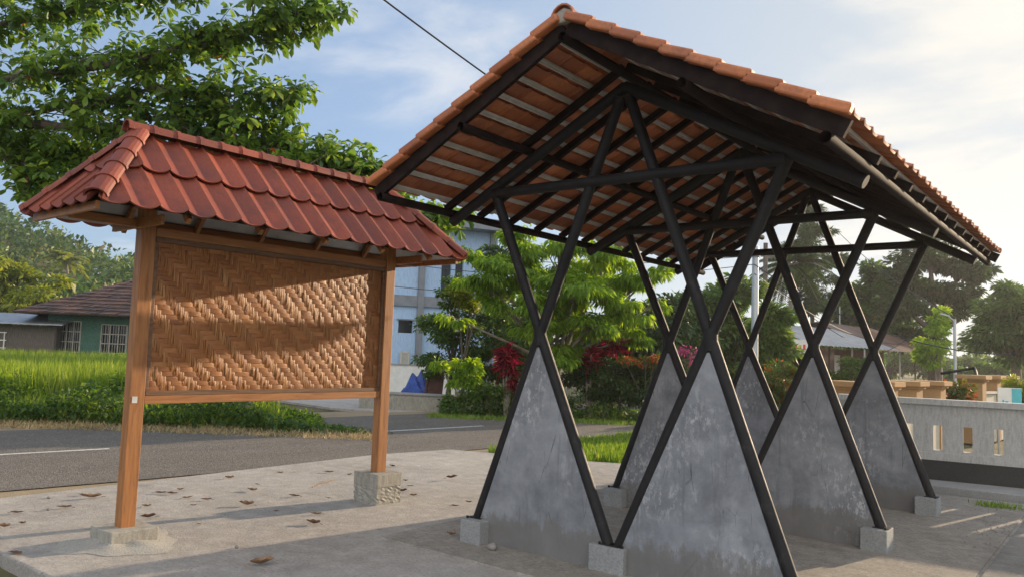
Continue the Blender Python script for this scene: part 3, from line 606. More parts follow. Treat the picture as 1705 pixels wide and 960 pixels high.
# ------------------------------------------------------------------ boundary wall with ochre pillars beyond
def garden_wall(label, spec, zt, face):
    t = thing('boundary_wall', label, 'wall', (spec[0][0], spec[0][1], -.06)); O = np.array((spec[0][0], spec[0][1], 0)); rz = -.1
    for i, p in enumerate(spec):
        q = np.array((p[0], p[1], 0)) - O
        mb = MB(); mb.box((q[0], q[1], (zt - .12) / 2), (.42, .34, zt - .12), rz); pl = mb.build('pillar', MT['plaster_brown'], t, bevel=.008)
        mb = MB(); mb.box((q[0], q[1], zt - .105), (.5, .42, .05), rz); mb.box((q[0], q[1], zt - .04), (.6, .54, .085), rz); mb.build('pillar_cap', MT['plaster_brown'], pl, bevel=.006)
        if i:
            a = np.array((spec[i - 1][0], spec[i - 1][1], 0)) - O; o_ = np.array((.12, 0, 0)); mb = MB(); mb.beam(a + o_ + (0, .17, zt * .36), q + o_ + (0, -.17, zt * .36), .1, zt * .72); mb.build('panel', MT['plaster_cream'], t)
            mb = MB(); mb.beam(a + o_ + (0, .17, zt * .745), q + o_ + (0, -.17, zt * .745), .18, .05); mb.build('rail', MT['plaster_cream'], t)
    return t
gpos = lambda px, dep: tuple(on_ground(px, dep, -.06))
bwx = lambda y: -.48 + .1 * (y - 7.5)
garden_wall('cream boundary wall with ochre brown pillars just behind the grey parapet', [(bwx(y), y) for y in (7.9, 9.2, 10.5, 11.9)], 1.36, 1)
garden_wall('cream boundary wall with ochre pillars at right beside the yellow bush', [(bwx(y), y) for y in (14.9, 16.2, 17.6)], 1.48, 1)
# small sign board leaning by it
sg = thing('sign_board', 'small white and turquoise sign board standing behind the grey parapet', 'sign', gpos(1680, 14.0), math.radians(38))
mb = MB(); mb.box((0, 0, 1.10), (.42, .02, .42)); mb.build('board', MT['white_paint'], sg)
MTq = simple('turquoise_paint', (.08, .42, .48), .15, 5, .5, 0, 0); mb = MB(); mb.box((.12, -.013, 1.10), (.17, .006, .4)); mb.box((-.06, -.013, 1.02), (.06, .006, .12)); mb.box((-.12, -.013, 1.02), (.03, .006, .16)); mb.build('painted_stripes', MTq, sg)
mb = MB(); mb.tube([(-.18, .03, 0), (-.18, .03, 1.2)], .018, 8); mb.tube([(.18, .03, 0), (.18, .03, 1.2)], .018, 8); mb.build('legs', MT['pole_metal'], sg)
# bent pipe barrier
bb = at(1567, 621, 19); b2 = at(1623, 612, 19); b3 = at(1642, 690, 17); mb = MB(); mb.tube([bb, b2, b3], .035, 8); o = mb.build('bent_pipe', MT['black_paint']); tag(o, 'bent black metal pipe leaning over the ochre pillars', 'pipe')
# ------------------------------------------------------------------ green house in the rice field (left)
def local_frame(px, dep, px2, dep2):
    a = on_ground(px, dep); b = on_ground(px2, dep2); return a, math.atan2(b[1] - a[1], b[0] - a[0]), float(np.linalg.norm(b - a))
a, rz, ln = local_frame(75, 40, 330, 41); HH = 12.0
hs_ = thing('green_house', 'weathered green house with barred windows and old brown tiled roof behind the rice field', 'house', tuple(a), rz)
Hh = 2.75
def wall_with_openings(x0, x1, z0, z1, y, th, ops, mt, parent, name='wall'):
    mb = MB(); e = x0
    for (a_, b_, c_, d_) in ops:
        if a_ > e: mb.box(((e + a_) / 2, y, (z0 + z1) / 2), (a_ - e, th, z1 - z0))
        if c_ > z0: mb.box(((a_ + b_) / 2, y, (z0 + c_) / 2), (b_ - a_, th, c_ - z0))
        if d_ < z1: mb.box(((a_ + b_) / 2, y, (d_ + z1) / 2), (b_ - a_, th, z1 - d_))
        e = b_
    if e < x1: mb.box(((e + x1) / 2, y, (z0 + z1) / 2), (x1 - e, th, z1 - z0))
    return mb.build(name, mt, parent)
ops = [(.6, 1.6, .75, 2.3), (2.6, 3.85, .75, 2.2), (5.6, 6.9, .75, 2.2), (8.6, 9.9, .75, 2.2)]
wall_with_openings(0, HH, -.2, Hh, .1, .2, ops, MT['plaster_green'], hs_)
mb = MB(); mb.box((.1, 4, Hh / 2 - .1), (.2, 7.6, Hh + .2)); mb.box((HH - .1, 4, Hh / 2 - .1), (.2, 7.6, Hh + .2)); mb.box((HH / 2, 7.9, Hh / 2 - .1), (HH, .2, Hh + .2)); mb.build('wall', MT['plaster_green'], hs_)
for (a_, b_, c_, d_) in ops:
    mb = MB(); mb.box(((a_ + b_) / 2, .16, (c_ + d_) / 2), (b_ - a_, .02, d_ - c_)); wn = mb.build('window', MT['glass'], hs_)
    mb = MB(); n = 3
    for k in range(n + 1): xx = a_ + (b_ - a_) * k / n; mb.box((xx, .02, (c_ + d_) / 2), (.055, .05, d_ - c_))
    for k in range(4): mb.box(((a_ + b_) / 2, .01, c_ + (d_ - c_) * k / 3), (b_ - a_, .045, .05))
    for k in range(10): mb.box((a_ + (b_ - a_) * (k + .5) / 10, .05, (c_ + d_) / 2), (.02, .02, d_ - c_))
    mb.build('window_bars', MT['old_bars'], wn)
def hip_roof(parent, x0, x1, y0, y1, z0, z1, ind, mt, name='roof', step=.3):
    vs = [(x0, y0, z0), (x1, y0, z0), (x1, y1, z0), (x0, y1, z0), (x0 + ind, (y0 + y1) / 2, z1), (x1 - ind, (y0 + y1) / 2, z1)]
    mb = MB(); tint = []
    faces = [((0, 1, 5, 4)), ((1, 2, 5, 5)), ((2, 3, 4, 5)), ((3, 0, 4, 4))]; V = np.array(vs)
    for f in faces:
        A, B, Cc, Dd = V[f[0]], V[f[1]], V[f[2]], V[f[3]]; nrows = 14; nrm_ = np.cross(B - A, Dd - A); nrm_ /= np.linalg.norm(nrm_)
        for r_ in range(nrows):
            t0, t1 = r_ / nrows, (r_ + 1.15) / nrows; t1 = min(t1, 1); p0 = A + (Dd - A) * t0; p1 = B + (Cc - B) * t0; q0 = A + (Dd - A) * t1; q1 = B + (Cc - B) * t1; m_ = max(2, int(np.linalg.norm(p1 - p0) / step))
            for c in range(m_):
                u0, u1 = c / m_, (c + .94) / m_; up = nrm_ * (.07 + random.uniform(-.025, .025)); lo = nrm_ * 0
                base = [p0 + (p1 - p0) * u0 + up, p0 + (p1 - p0) * u1 + up, q0 + (q1 - q0) * u1 + lo, q0 + (q1 - q0) * u0 + lo, p0 + (p1 - p0) * u0 - nrm_ * .02, p0 + (p1 - p0) * u1 - nrm_ * .02]
                mb.raw(base, [(0, 1, 2, 3), (4, 5, 1, 0)]); tint += [random.random()] * 6
        b_ = [A - nrm_ * .05, B - nrm_ * .05, Cc - nrm_ * .05, Dd - nrm_ * .05]; mb.raw(b_, [(0, 1, 2, 3)] if f[2] != f[3] else [(0, 1, 2)]); tint += [.2] * 4
    o = mb.build(name, mt, parent); add_tint(o.data, tint); return o
hip_roof(hs_, -1.2, HH + 1, -1.1, 9, Hh - .1, 5.3, 5.4, MT['tile_old'])
a, rz, ln = local_frame(-60, 39, 78, 39.5)
sh = thing('shed', 'grey board shed with zinc roof left of the green house', 'shed', tuple(a), rz)
mb = MB(); mb.box((2.1, 1, 1.0), (4.2, 2, 2.0)); mb.build('wall', MT['old_wood'], sh)
mb = MB(); mb.box((3.2, -.03, .95), (1.9, .05, 1.6)); mb.build('door', MT['old_wood'], sh)
mb = MB()
for k in range(5): mb.box((.4 + k * .35, -.04, 1.2), (.05, .03, .9))
for k in range(3): mb.box((1.1, -.045, .85 + k * .38), (1.6, .03, .05))
mb.build('window_grille', MT['white_paint'], sh)
mb = MB(); mb.prism([(-.6, 2.05), (2.4, 2.6), (2.4, 2.65), (-.6, 2.1)], lambda p, t: (t, p[0], p[1]), -.3, 4.7); mb.build('roof', MT['zinc'], sh)
# ------------------------------------------------------------------ rice field and weeds (ground cover)
def blades(name, pts, h, wd, mt, lean=.25, n_per=1, tintc=None, zbase=-.1):
    P = np.repeat(pts, n_per, 0).astype(float); n = len(P); P = P + np.concatenate([RNG.normal(0, .04, (n, 2)), np.zeros((n, 1))], 1)
    D = np.concatenate([RNG.normal(0, lean, (n, 2)), np.ones((n, 1))], 1); hh = h * (.6 + .6 * RNG.random(n))
    T = np.clip(RNG.normal(.5, .22, n), 0, 1) if tintc is None else tintc
    return tag(leaves(name, P, D, hh, wd, mt, tint=T, up=np.array([1, -1, .1]), fold=.1), kind='stuff')
def scatter(px0, px1, d0, d1, n, z=-.1, pw=1.0):
    px = px0 + (px1 - px0) * RNG.random(n); dd = d0 + (d1 - d0) * RNG.random(n) ** pw; P = np.array([on_ground(a, b, z) for a, b in zip(px, dd)]); return P
blades('rice_crop', scatter(-250, 330, 17.5, 38, 30000), .95, .045, MT['rice'], .2)
blades('rice_crop_front', scatter(-250, 330, 16.5, 19.0, 9000), .95, .04, MT['rice'], .22)
def weeds(name, px0, px1, d0, d1, n, h, mt, ls):
    P = scatter(px0, px1, d0, d1, n); P[:, 2] = -.1 + h * RNG.random(n) ** .7 * (.55 + .45 * np.sin(P[:, 1] * 2.3 + 1) * np.sin(P[:, 0] * 1.7)); D = RNG.normal(size=(n, 3)) + np.array([0, 0, .2])
    pxs = 852.5 + FOC * ((P - CAM) @ RT) / ((P - CAM) @ FW); P[:, 2] = -.1 + (P[:, 2] + .1) * np.clip((px1 + 20 - pxs) / 130, .15, 1)
    l_ = ls * (.6 + .8 * RNG.random(n)) * (1 - .35 * (RNG.random(n) < .4)); return tag(leaves(name, P, D, l_, l_ * .5, mt, tint=np.clip(RNG.normal(.45, .25, n), 0, 1), droop=.2), kind='stuff')
weeds('verge_weeds', -260, 540, 14.4, 16.8, 15000, .8, MT['leaf_mid'], .13)
weeds('verge_weeds_dark', -260, 540, 15.0, 17.3, 9000, .95, MT['leaf_light'], .12)
blades('verge_stalks', scatter(-260, 470, 14.8, 16.8, 2600), .55, .03, MT['rice'], .35)
weeds('verge_ground_cover', 480, 660, 14.5, 15.6, 2200, .2, MT['leaf_mid'], .1)
weeds('garden_undergrowth', 735, 1130, 19.0, 21.0, 11000, .75, MT['leaf_mid'], .1)
weeds('garden_ground_cover', 1130, 1330, 18.6, 23.0, 9000, .9, MT['leaf_mid'], .13)
blades('dry_grass_strip', scatter(-300, 640, 13.6, 14.9, 6000, -.06), .12, .02, MT['dry_grass'], .9)
Pn = []
for i in range(5200):
    t = RNG.random(); x = -5.25 + 2.2 * RNG.random(); y = 4.75 + 9 * RNG.random() ** 1.3
    if x > -5.2 + .05 * (y - 4) * 0 and not (x > -3.6 and y < 5.3): Pn.append((x + .03 * y, y, -.1))
blades('grass_patch', np.array(Pn), .2, .022, MT['grass'], .35, 4)
blades('grass_tuft', gp(1662, 846)[None, :] + np.concatenate([RNG.normal(0, .10, (60, 1)), RNG.normal(0, .04, (60, 1)), np.zeros((60, 1))], 1), .09, .012, MT['grass'], .5, 3)
blades('far_verge_grass', scatter(720, 1330, 18.4, 19.4, 5200, -.1), .16, .025, MT['grass'], .4)
blades('field_grass', scatter(1180, 1800, 20, 40, 9000, -.1), .25, .05, MT['grass'], .4)
# ------------------------------------------------------------------ hillside wood
def hill_wood():
    ny, nx, _ = HV.shape; P = []; D = []; T = []; Ls = []
    for _ in range(1500):
        j = RNG.integers(0, ny - 8); i = RNG.integers(12, 36); c = HV[j, i] + (HV[min(j + 1, ny - 1), min(i + 1, nx - 1)] - HV[j, i]) * RNG.random(); r = 1.6 + 2.2 * RNG.random(); c = c + RNG.normal(0, 1.6, 3) * (1, 1, 0) + (0, 0, r * .7 + 1.0 * RNG.random()); n = 60
        d = sphere_dirs(n); d[:, 2] = np.abs(d[:, 2]) * 1 - .15; P.append(c + d * r * (1, 1, 1.05) * (.8 + .3 * RNG.random((n, 1)))); D.append(d + RNG.normal(size=(n, 3)) * .7); T.append(np.clip(RNG.normal(RNG.random() ** 1.2 * .9, .1, n), 0, 1)); Ls.append(np.full(n, r * .32) * (.6 + .8 * RNG.random(n)))
    P = np.concatenate(P); l_ = np.concatenate(Ls)
    tag(leaves('hillside_wood', P, np.concatenate(D), l_, l_ * .6, MT['leaf_hill'], tint=np.concatenate(T), droop=.1), kind='stuff')
hill_wood()
def palm(label, px, dep, py_top, mt, nf=16, fl=2.6, tr=.14, lean=(.5, 0), group=None, dead=0):
    base = on_ground(px, dep, -.3); top = at(px, py_top, dep) - base; top = np.array([top[0] + lean[0], top[1] + lean[1], top[2]]); t = thing('palm_tree', label, 'palm', tuple(base), 0, group)
    MB().tube([(0, 0, 0), (lean[0] * .3, lean[1] * .3, top[2] * .5), top], [tr * 1.3, tr, tr * .8], 8).build('trunk', MT['bark_pale'], t)
    P = []; D = []; Ls = []; mb = MB()
    for k in range(nf):
        az = 2 * math.pi * k / nf + random.uniform(-.2, .2); el = random.uniform(-.3, 1.1); d = np.array([math.cos(az) * math.cos(el), math.sin(az) * math.cos(el), math.sin(el)]); side = norm(np.cross(d, (0, 0, 1)))
        pts = [top + d * fl * s_ + np.array([0, 0, -fl * .55 * s_ ** 2]) for s_ in np.linspace(0, 1, 8)]; mb.tube(pts, [.035] * 7 + [.01], 4, cap=False)
        for s_ in np.linspace(.12, 1, 30):
            q = top + d * fl * s_ + np.array([0, 0, -fl * .55 * s_ ** 2])
            for sg_ in (-1, 1): P.append(q); D.append(side * sg_ + d * .5 + (0, 0, -.35)); Ls.append(fl * .26 * (1.1 - .7 * abs(s_ - .45)))
    mb.build('frond_ribs', MT['bark_pale'], t); Ls = np.array(Ls); leaves('fronds', np.array(P), np.array(D), Ls, .05 * fl / 2.6 * 1.6, mt, t, droop=.35); return t
palm('coconut palm with browning fronds on the wooded hillside', 112, 105, 432, MT['leaf_yellow'], 18, 3.4, .22, (-.4, 0))
palm('tall palm behind the utility pole, fronds against the bright sky', 1312, 44, 440, MT['leaf_dark'], 18, 2.5, .14, (.2, .2))
crown_tree('yellow-green feathery tree at the foot of the wooded hill', 'tree', 20, 62, [(30, 460, 0, 3.2, 1.6), (-20, 440, 0, 3, 1.6), (70, 495, -1, 2.4, 1.2), (0, 500, 1, 3, 1.5), (90, 470, 1, 1.8, .8)], 5200, .5, MT['leaf_yellow'], -.3, trunk_r=.25, flat=.35)
# ------------------------------------------------------------------ blue building
a, rz, ln = local_frame(560, 30, 822, 32.5)
bl = thing('blue_building', 'pale blue two-storey building with grey columns behind the garden trees', 'building', tuple(a), rz)
BW = ln; BH = 6.45; sc = 1.0
def pxx(px): return (px - 560) / (822 - 560) * BW
ops = [(pxx(656), pxx(680), 2.15, 2.65), (pxx(724), pxx(741), 3.75, 5.6), (pxx(748), pxx(762), 3.75, 5.6)]
wall_with_openings(0, BW, -.2, BH, .1, .2, ops, MT['plaster_blue'], bl)
mb = MB(); mb.box((BW - .1, 4.1, BH / 2), (.2, 7.8, BH)); mb.box((.1, 4.1, BH / 2), (.2, 7.8, BH)); mb.box((BW / 2, 8.1, BH / 2), (BW, .2, BH)); mb.build('wall', MT['plaster_blue'], bl)
for (a_, b_, c_, d_) in ops:
    mb = MB(); mb.box(((a_ + b_) / 2, .15, (c_ + d_) / 2), (b_ - a_, .03, d_ - c_)); wn = mb.build('window', MT['dark_cloth'] if d_ > 3 else MT['glass'], bl)
    mb = MB(); mb.box(((a_ + b_) / 2, -.02, d_ + .03), (b_ - a_ + .14, .12, .05)); mb.build('window_lintel', MT['grey_paint'], wn)
mb = MB(); mb.box((BW / 2, -.04, 3.42), (BW, .12, .42)); mb.build('floor_band', MT['grey_paint'], bl)
for px in (690, 812): mb = MB(); mb.box((pxx(px), -.07, BH / 2), (.24, .18, BH)); mb.build('column', MT['grey_paint'], bl)
mb = MB(); mb.box((BW / 2, 3.8, BH + .08), (BW + 1.2, 9.2, .22)); mb.box((BW / 2, 3.8, BH + .32), (BW + .7, 8.7, .26)); mb.build('roof_slab', MT['grey_paint'], bl)
for px in (667, 713):
    mb = MB(); x = pxx(px); mb.box((x, -.16, .82), (.32, .05, .06)); mb.box((x, -.16, 1.38), (.32, .05, .06)); mb.box((x - .15, -.16, 1.1), (.05, .05, .6)); mb.box((x + .15, -.16, 1.1), (.05, .05, .6)); mb.build('window_frame', MT['plaster_cream'], bl)
    mb = MB(); mb.box((x, -.155, 1.1), (.24, .02, .5)); mb.build('window_blind', MT['plaster_grey'], bl)
# low wall and planter in front
a, rz, ln = local_frame(600, 20.6, 742, 20.2)
pl_ = thing('planter_wall', 'low dark stained concrete planter wall in front of the blue building', 'planter', tuple(a), rz)
mb = MB(); mb.box((ln / 2, .2, .12), (ln, .3, .48)); mb.build('wall', MT['conc_mossy'], pl_, bevel=.02)
mb = MB(); mb.box((ln / 2, .2, .385), (ln + .06, .36, .05)); mb.build('coping', MT['conc_kerb'], pl_, bevel=.01)
a, rz, ln = local_frame(600, 26, 760, 26)
lw_ = thing('garden_wall', 'low whitewashed garden wall along the foot of the blue building', 'wall', tuple(a), rz); mb = MB(); mb.box((ln / 2, 0, .45), (ln, .15, 1.1)); mb.build('wall', MT['white_paint'], lw_); mb = MB(); mb.box((ln / 2, 0, 1.02), (ln + .05, .2, .05)); mb.build('coping', MT['conc_kerb'], lw_)
def crumple(name, label, cat, c, size, mt, n=14):
    vs = []; mb = MB()
    for j in range(n + 1):
        for i in range(n + 1):
            u, v = i / n, j / n; h = size[2] * math.sin(math.pi * u) ** .6 * math.sin(math.pi * v) ** .6 * (.8 + .25 * math.sin(u * 9 + v * 4) * math.cos(v * 11) + random.uniform(-.06, .06)); vs.append((c[0] + (u - .5) * size[0], c[1] + (v - .5) * size[1], c[2] + h))
    mb.raw(vs, [(j * (n + 1) + i, j * (n + 1) + i + 1, (j + 1) * (n + 1) + i + 1, (j + 1) * (n + 1) + i) for j in range(n) for i in range(n)]); return tag(mb.build(name, mt), label, cat)
crumple('tarpaulin', 'crumpled blue tarpaulin behind the dark planter wall', 'tarpaulin', on_ground(698, 22.2, .2), (1.0, .6, .75), MT['blue_tarp'])
bp_ = thing('leaning_frame', 'brown wooden crate frame leaning beside the blue tarpaulin', 'frame', tuple(on_ground(722, 21.6, .3)), .6)
mb = MB(); mb.beam((-.2, 0, 0), (-.1, 0, .7), .06, .05); mb.beam((.25, 0, 0), (.3, 0, .65), .06, .05); mb.beam((-.1, 0, .68), (.3, 0, .63), .06, .05); mb.beam((-.17, 0, .2), (.26, 0, .2), .05, .05); mb.box((.07, .03, .33), (.4, .03, .6)); mb.build('crate_boards', MT['brick_dark'], bp_)
# ------------------------------------------------------------------ trees of the garden opposite
crown_tree('light green tree with drooping sunlit leaves across the road', 'tree', 925, 19.6, [(800, 470, -.6, .75, .35), (850, 440, -.4, .9, .4), (930, 415, -.2, 1.0, .35), (1010, 430, 0, 1.0, .4), (1070, 465, .2, .7, .35), (870, 500, -.8, .85, .38), (960, 480, -.8, 1.1, .45), (1040, 510, -.3, .8, .38), (900, 545, -.8, .75, .3), (980, 545, -.7, .9, .33), (880, 395, 0, .7, .25), (1100, 445, .3, .45, .2), (770, 420, 0, .55, .18), (920, 600, -.9, .45, .28), (1100, 500, .2, .35, .2), (760, 530, -.5, .45, .15), (890, 455, .3, 1.0, .4), (1000, 470, .6, 1.1, .4), (950, 515, .4, 1.0, .4), (840, 480, .3, .8, .3), (1050, 560, .2, .7, .3), (940, 580, -.3, .7, .3)], 26000, .155, MT['leaf_light'], -.1, trunk_r=.1, droop=.75, flat=.42, sub=9, bark='bark_pale', fork=1.35, lw=.36)
crown_tree('dense dark green columnar bush against the blue building', 'bush', 745, 21.5, [(750, 495, 0, .6, .45), (735, 540, 0, .75, .5), (765, 560, .2, .8, .6), (730, 600, 0, .6, .5), (790, 610, .4, .9, .6), (760, 470, 0, .35, .22), (840, 560, .8, .9, .7), (860, 620, .8, .9, .5), (800, 530, .6, .6, .4)], 17000, .1, MT['leaf_mid'], -.1, trunk_r=.07, flat=.8, sub=14, lw=.55)
crown_tree('rounded yellow-tipped shrub top above the dark bush', 'bush', 770, 20.9, [(762, 486, 0, .42, .28), (785, 505, 0, .4, .25), (800, 480, .1, .22, .14)], 3200, .09, MT['leaf_yellow'], -.1, trunk_r=.05, flat=.8, sub=12, lw=.55)
crown_tree('small pale leafy cassava shrub at the verge', 'shrub', 775, 19.6, [(775, 610, 0, .38, .22), (758, 625, 0, .28, .18), (790, 630, 0, .3, .2), (730, 607, .2, .22, .12)], 1100, .17, MT['leaf_light'], -.1, trunk_r=.035, flat=.5, droop=.5, bark='bark_pale')
crown_tree('dark green hedge bush beneath the red cordylines', 'hedge', 1030, 19.6, [(970, 630, 0, .55, .35), (1010, 620, 0, .7, .4), (1055, 620, .2, .75, .42), (1090, 640, .3, .6, .4), (1000, 650, -.2, .6, .3), (1060, 650, -.2, .7, .3), (1110, 610, .6, .6, .4)], 14000, .095, MT['leaf_dark'], -.1, trunk_r=.05, flat=.8, sub=16, lw=.6)
crown_tree('red and orange flecked croton shrub right of the hedge bush', 'shrub', 1078, 19.2, [(1075, 600, 0, .3, .12), (1040, 600, 0, .25, .1), (1090, 598, .1, .2, .1)], 700, .1, MT['leaf_croton'], -.1, trunk_r=.03, flat=.7, tintbias=.25)
crown_tree('low green undergrowth bush left of the light green tree', 'shrub', 820, 19.3, [(790, 655, 0, .45, .2), (830, 650, 0, .5, .22), (860, 655, .1, .4, .2), (760, 662, 0, .35, .14)], 4200, .1, MT['leaf_mid'], -.1, trunk_r=.03, flat=.7, sub=12, tintbias=.15)
def cordyline(label, px, dep, heads, mt=MT['leaf_red']):
    base = on_ground(px, dep, -.1); t = thing('cordyline_plant', label, 'cordyline', tuple(base)); mb = MB(); P = []; D = []; Ls = []
    for (x, y, r_) in heads:
        q = rel(x, y, dep, base); mb.tube([(0, 0, 0), (q[0] * .6, q[1] * .6, q[2] * .5), q], [.035, .03, .022], 6); n = 70
        d = sphere_dirs(n); d[:, 2] = d[:, 2] * .7 + .35; k = RNG.random((n, 1)); P.append(q + np.array([0, 0, -r_ * .9]) * k + (0, 0, r_ * .2)); D.append(d); Ls.append(r_ * (.8 + .5 * RNG.random(n)))
    mb.build('stem', MT['bark_pale'], t); Ls = np.concatenate(Ls); leaves('leaves', np.concatenate(P), np.concatenate(D), Ls, Ls * .2, mt, t, droop=.35, tint=np.clip(RNG.normal(.45, .3, len(Ls)), 0, 1)); return t
cordyline('dark red cordyline with upright stem left of the wall panels', 845, 19.2, [(845, 583, .4), (850, 610, .34), (838, 600, .3), (852, 635, .24)])
cordyline('tall bright red cordyline at the back of the hedge', 1022, 19.9, [(1022, 565, .42), (1008, 580, .3)])
cordyline('shorter crimson cordyline left in the hedge', 985, 19.5, [(984, 590, .36), (975, 605, .26)])
cordyline('small red cordyline near the right end of the hedge', 1085, 19.9, [(1086, 598, .22)])
crown_tree('pink bougainvillea bush between the wall panels', 'bush', 1147, 22, [(1147, 590, 0, .35, .25), (1143, 605, 0, .2, .12)], 320, .1, MT['leaf_pink'], -.1, trunk_r=.03)
# mid distance trees, right half
crown_tree('dark leafy tree directly behind the light green tree', 'tree', 1010, 27, [(900, 520, 0, 1.4, .9), (980, 560, 0, 1.6, 1.0), (1060, 540, 0, 1.6, 1.1), (1130, 540, 0, 1.4, 1.0), (1100, 580, -1, 1.5, .8), (860, 590, -1, 1.2, .8), (840, 420, 3, 1.0, .6)], 12000, .26, MT['leaf_dark'], -.1, trunk_r=.16, flat=.7, sub=10)
crown_tree('broad green tree left of the utility pole', 'tree', 1200, 30, [(1160, 500, 0, 1.1, .7), (1215, 510, 0, 1.3, .9), (1190, 560, 0, 1.6, 1.0), (1240, 480, 0, .8, .5), (1130, 560, 0, 1.2, .9), (1230, 590, 0, 1.2, .8), (1150, 610, -1, 1.2, .6)], 12000, .25, MT['leaf_mid'], -.1, trunk_r=.15, flat=.7, sub=10)
crown_tree('bushy green tree right of the utility pole', 'tree', 1285, 26, [(1290, 530, 0, .6, .5), (1275, 560, 0, .9, .6), (1300, 580, 0, .8, .5), (1280, 515, 0, .45, .35), (1265, 600, 0, .8, .5)], 8500, .2, MT['leaf_mid'], -.1, trunk_r=.12, flat=.6, tintbias=.12, sub=9)
crown_tree('rounded red-flecked shrub behind the parapet end', 'shrub', 1300, 17.5, [(1290, 625, 0, .5, .35), (1315, 640, 0, .4, .3), (1265, 650, 0, .4, .3), (1290, 655, 0, .5, .25)], 6000, .09, MT['leaf_croton'], -.1, trunk_r=.04, flat=.8, sub=12, tintbias=-.1)
crown_tree('tall thin-crowned pine in the centre background', 'pine tree', 1352, 55, [(1352, 385, 0, 1.6, .5), (1342, 410, 0, 1.9, .6), (1365, 435, 0, 2.1, .6), (1340, 465, 0, 2.2, .6), (1368, 490, 0, 2.2, .5), (1352, 350, 0, 1.1, .5), (1350, 515, 0, 2.0, .5), (1352, 372, 0, .8, .6)], 11000, .4, MT['leaf_dark'], -.1, trunk_r=.16, flat=.35, sub=10, lw=.22, name='pine_tree', fork=6)
crown_tree('green tree behind the zinc roofed stall', 'tree', 1440, 52, [(1400, 530, 0, 2.2, 1.2), (1440, 500, 0, 2.2, 1.4), (1470, 470, 0, 1.9, 1.1), (1420, 560, 0, 2.4, 1.1), (1480, 530, 0, 2.2, 1.3), (1450, 450, 0, 1.2, .6)], 13000, .38, MT['leaf_mid'], -.1, trunk_r=.3, flat=.6, sub=12, tintbias=-.12)
crown_tree('large spreading dark tree above the stall roofs, right background', 'tree', 1556, 46, [(1500, 450, 0, 1.6, .7), (1550, 430, 0, 2.0, .7), (1600, 448, 0, 1.8, .7), (1530, 480, 0, 2.0, .8), (1590, 490, 0, 2.0, .8), (1640, 455, 0, 1.2, .35), (1560, 520, 0, 1.7, .7), (1520, 560, 0, 1.6, .8), (1500, 510, -1, 1.6, .8), (1668, 480, 0, .8, .3), (1545, 400, 0, 1.2, .35)], 17000, .32, MT['leaf_dark'], -.1, trunk_r=.35, flat=.42, sub=14, fork=3.5)
crown_tree('dense round tree at the far right edge', 'tree', 1690, 38, [(1690, 520, 0, 1.9, 1.2), (1660, 560, 0, 1.5, 1.0), (1730, 530, 0, 2.0, 1.5), (1700, 570, 0, 1.8, 1.1), (1690, 480, 0, 1.0, .5)], 13000, .27, MT['leaf_mid'], -.1, trunk_r=.25, flat=.6, sub=13, tintbias=-.1)
crown_tree('sunlit yellow-green young tree below the spreading tree', 'tree', 1556, 36, [(1556, 560, 0, .8, .8), (1545, 590, 0, .8, .5), (1566, 530, 0, .5, .5)], 2600, .22, MT['leaf_light'], -.1, trunk_r=.08, flat=.6)
crown_tree('yellow leafed bush at the right edge behind the parapet', 'bush', 1700, 15.5, [(1700, 635, 0, .32, .25), (1715, 660, 0, .35, .25), (1690, 660, 0, .25, .2)], 1500, .1, MT['leaf_yellow'], -.1, trunk_r=.03, flat=.7)
crown_tree('red flowering shrub by the lamp pole behind the parapet', 'shrub', 1592, 16.5, [(1592, 650, 0, .35, .2), (1605, 665, 0, .3, .2), (1580, 670, 0, .3, .15)], 1500, .1, MT['leaf_croton'], -.1, trunk_r=.02, flat=.7, tintbias=.12)
crown_tree('green bush in front of the stall doorway', 'bush', 1410, 30, [(1420, 615, 0, .7, .4), (1395, 630, 0, .7, .35), (1440, 605, 0, .5, .3)], 3200, .16, MT['leaf_mid'], -.1, trunk_r=.04, tintbias=.2)
for i, (px, dep, y0, rx) in enumerate(((1380, 75, 555, 5), (1480, 85, 560, 6), (1600, 85, 575, 6), (1700, 80, 560, 6), (1240, 70, 560, 6), (1120, 62, 570, 6), (1010, 60, 560, 5), (1650, 60, 590, 3), (1620, 110, 580, 8), (1790, 70, 540, 6))):
    lab = ['hazy far tree behind the stalls, left of the spreading tree', 'hazy far tree behind the spreading tree trunk', 'hazy far tree seen past the slim lamp pole', 'hazy far tree behind the dense round tree at the right edge', 'far tree behind the palm and utility pole', 'far tree behind the pink bougainvillea', 'far tree behind the red cordylines', 'low far bush behind the right ochre pillars', 'most distant pale tree between the two right trees', 'far tree mostly beyond the right edge of the photo'][i]
    h = 1.57 + (600 - y0) / 1315 * dep
    base = on_ground(px, dep, -.1); tree(lab, 'tree', tuple(base), [(0, 0, h * .7, rx * .6, h * .32), (rx * .5, .4, h * .5, rx * .5, h * .3), (-rx * .5, -.3, h * .55, rx * .5, h * .3), (0, 0, h * .3, rx * .6, h * .25)], 4200, .55, MT['leaf_mid'], trunk_r=.2, flat=.7, sub=12)
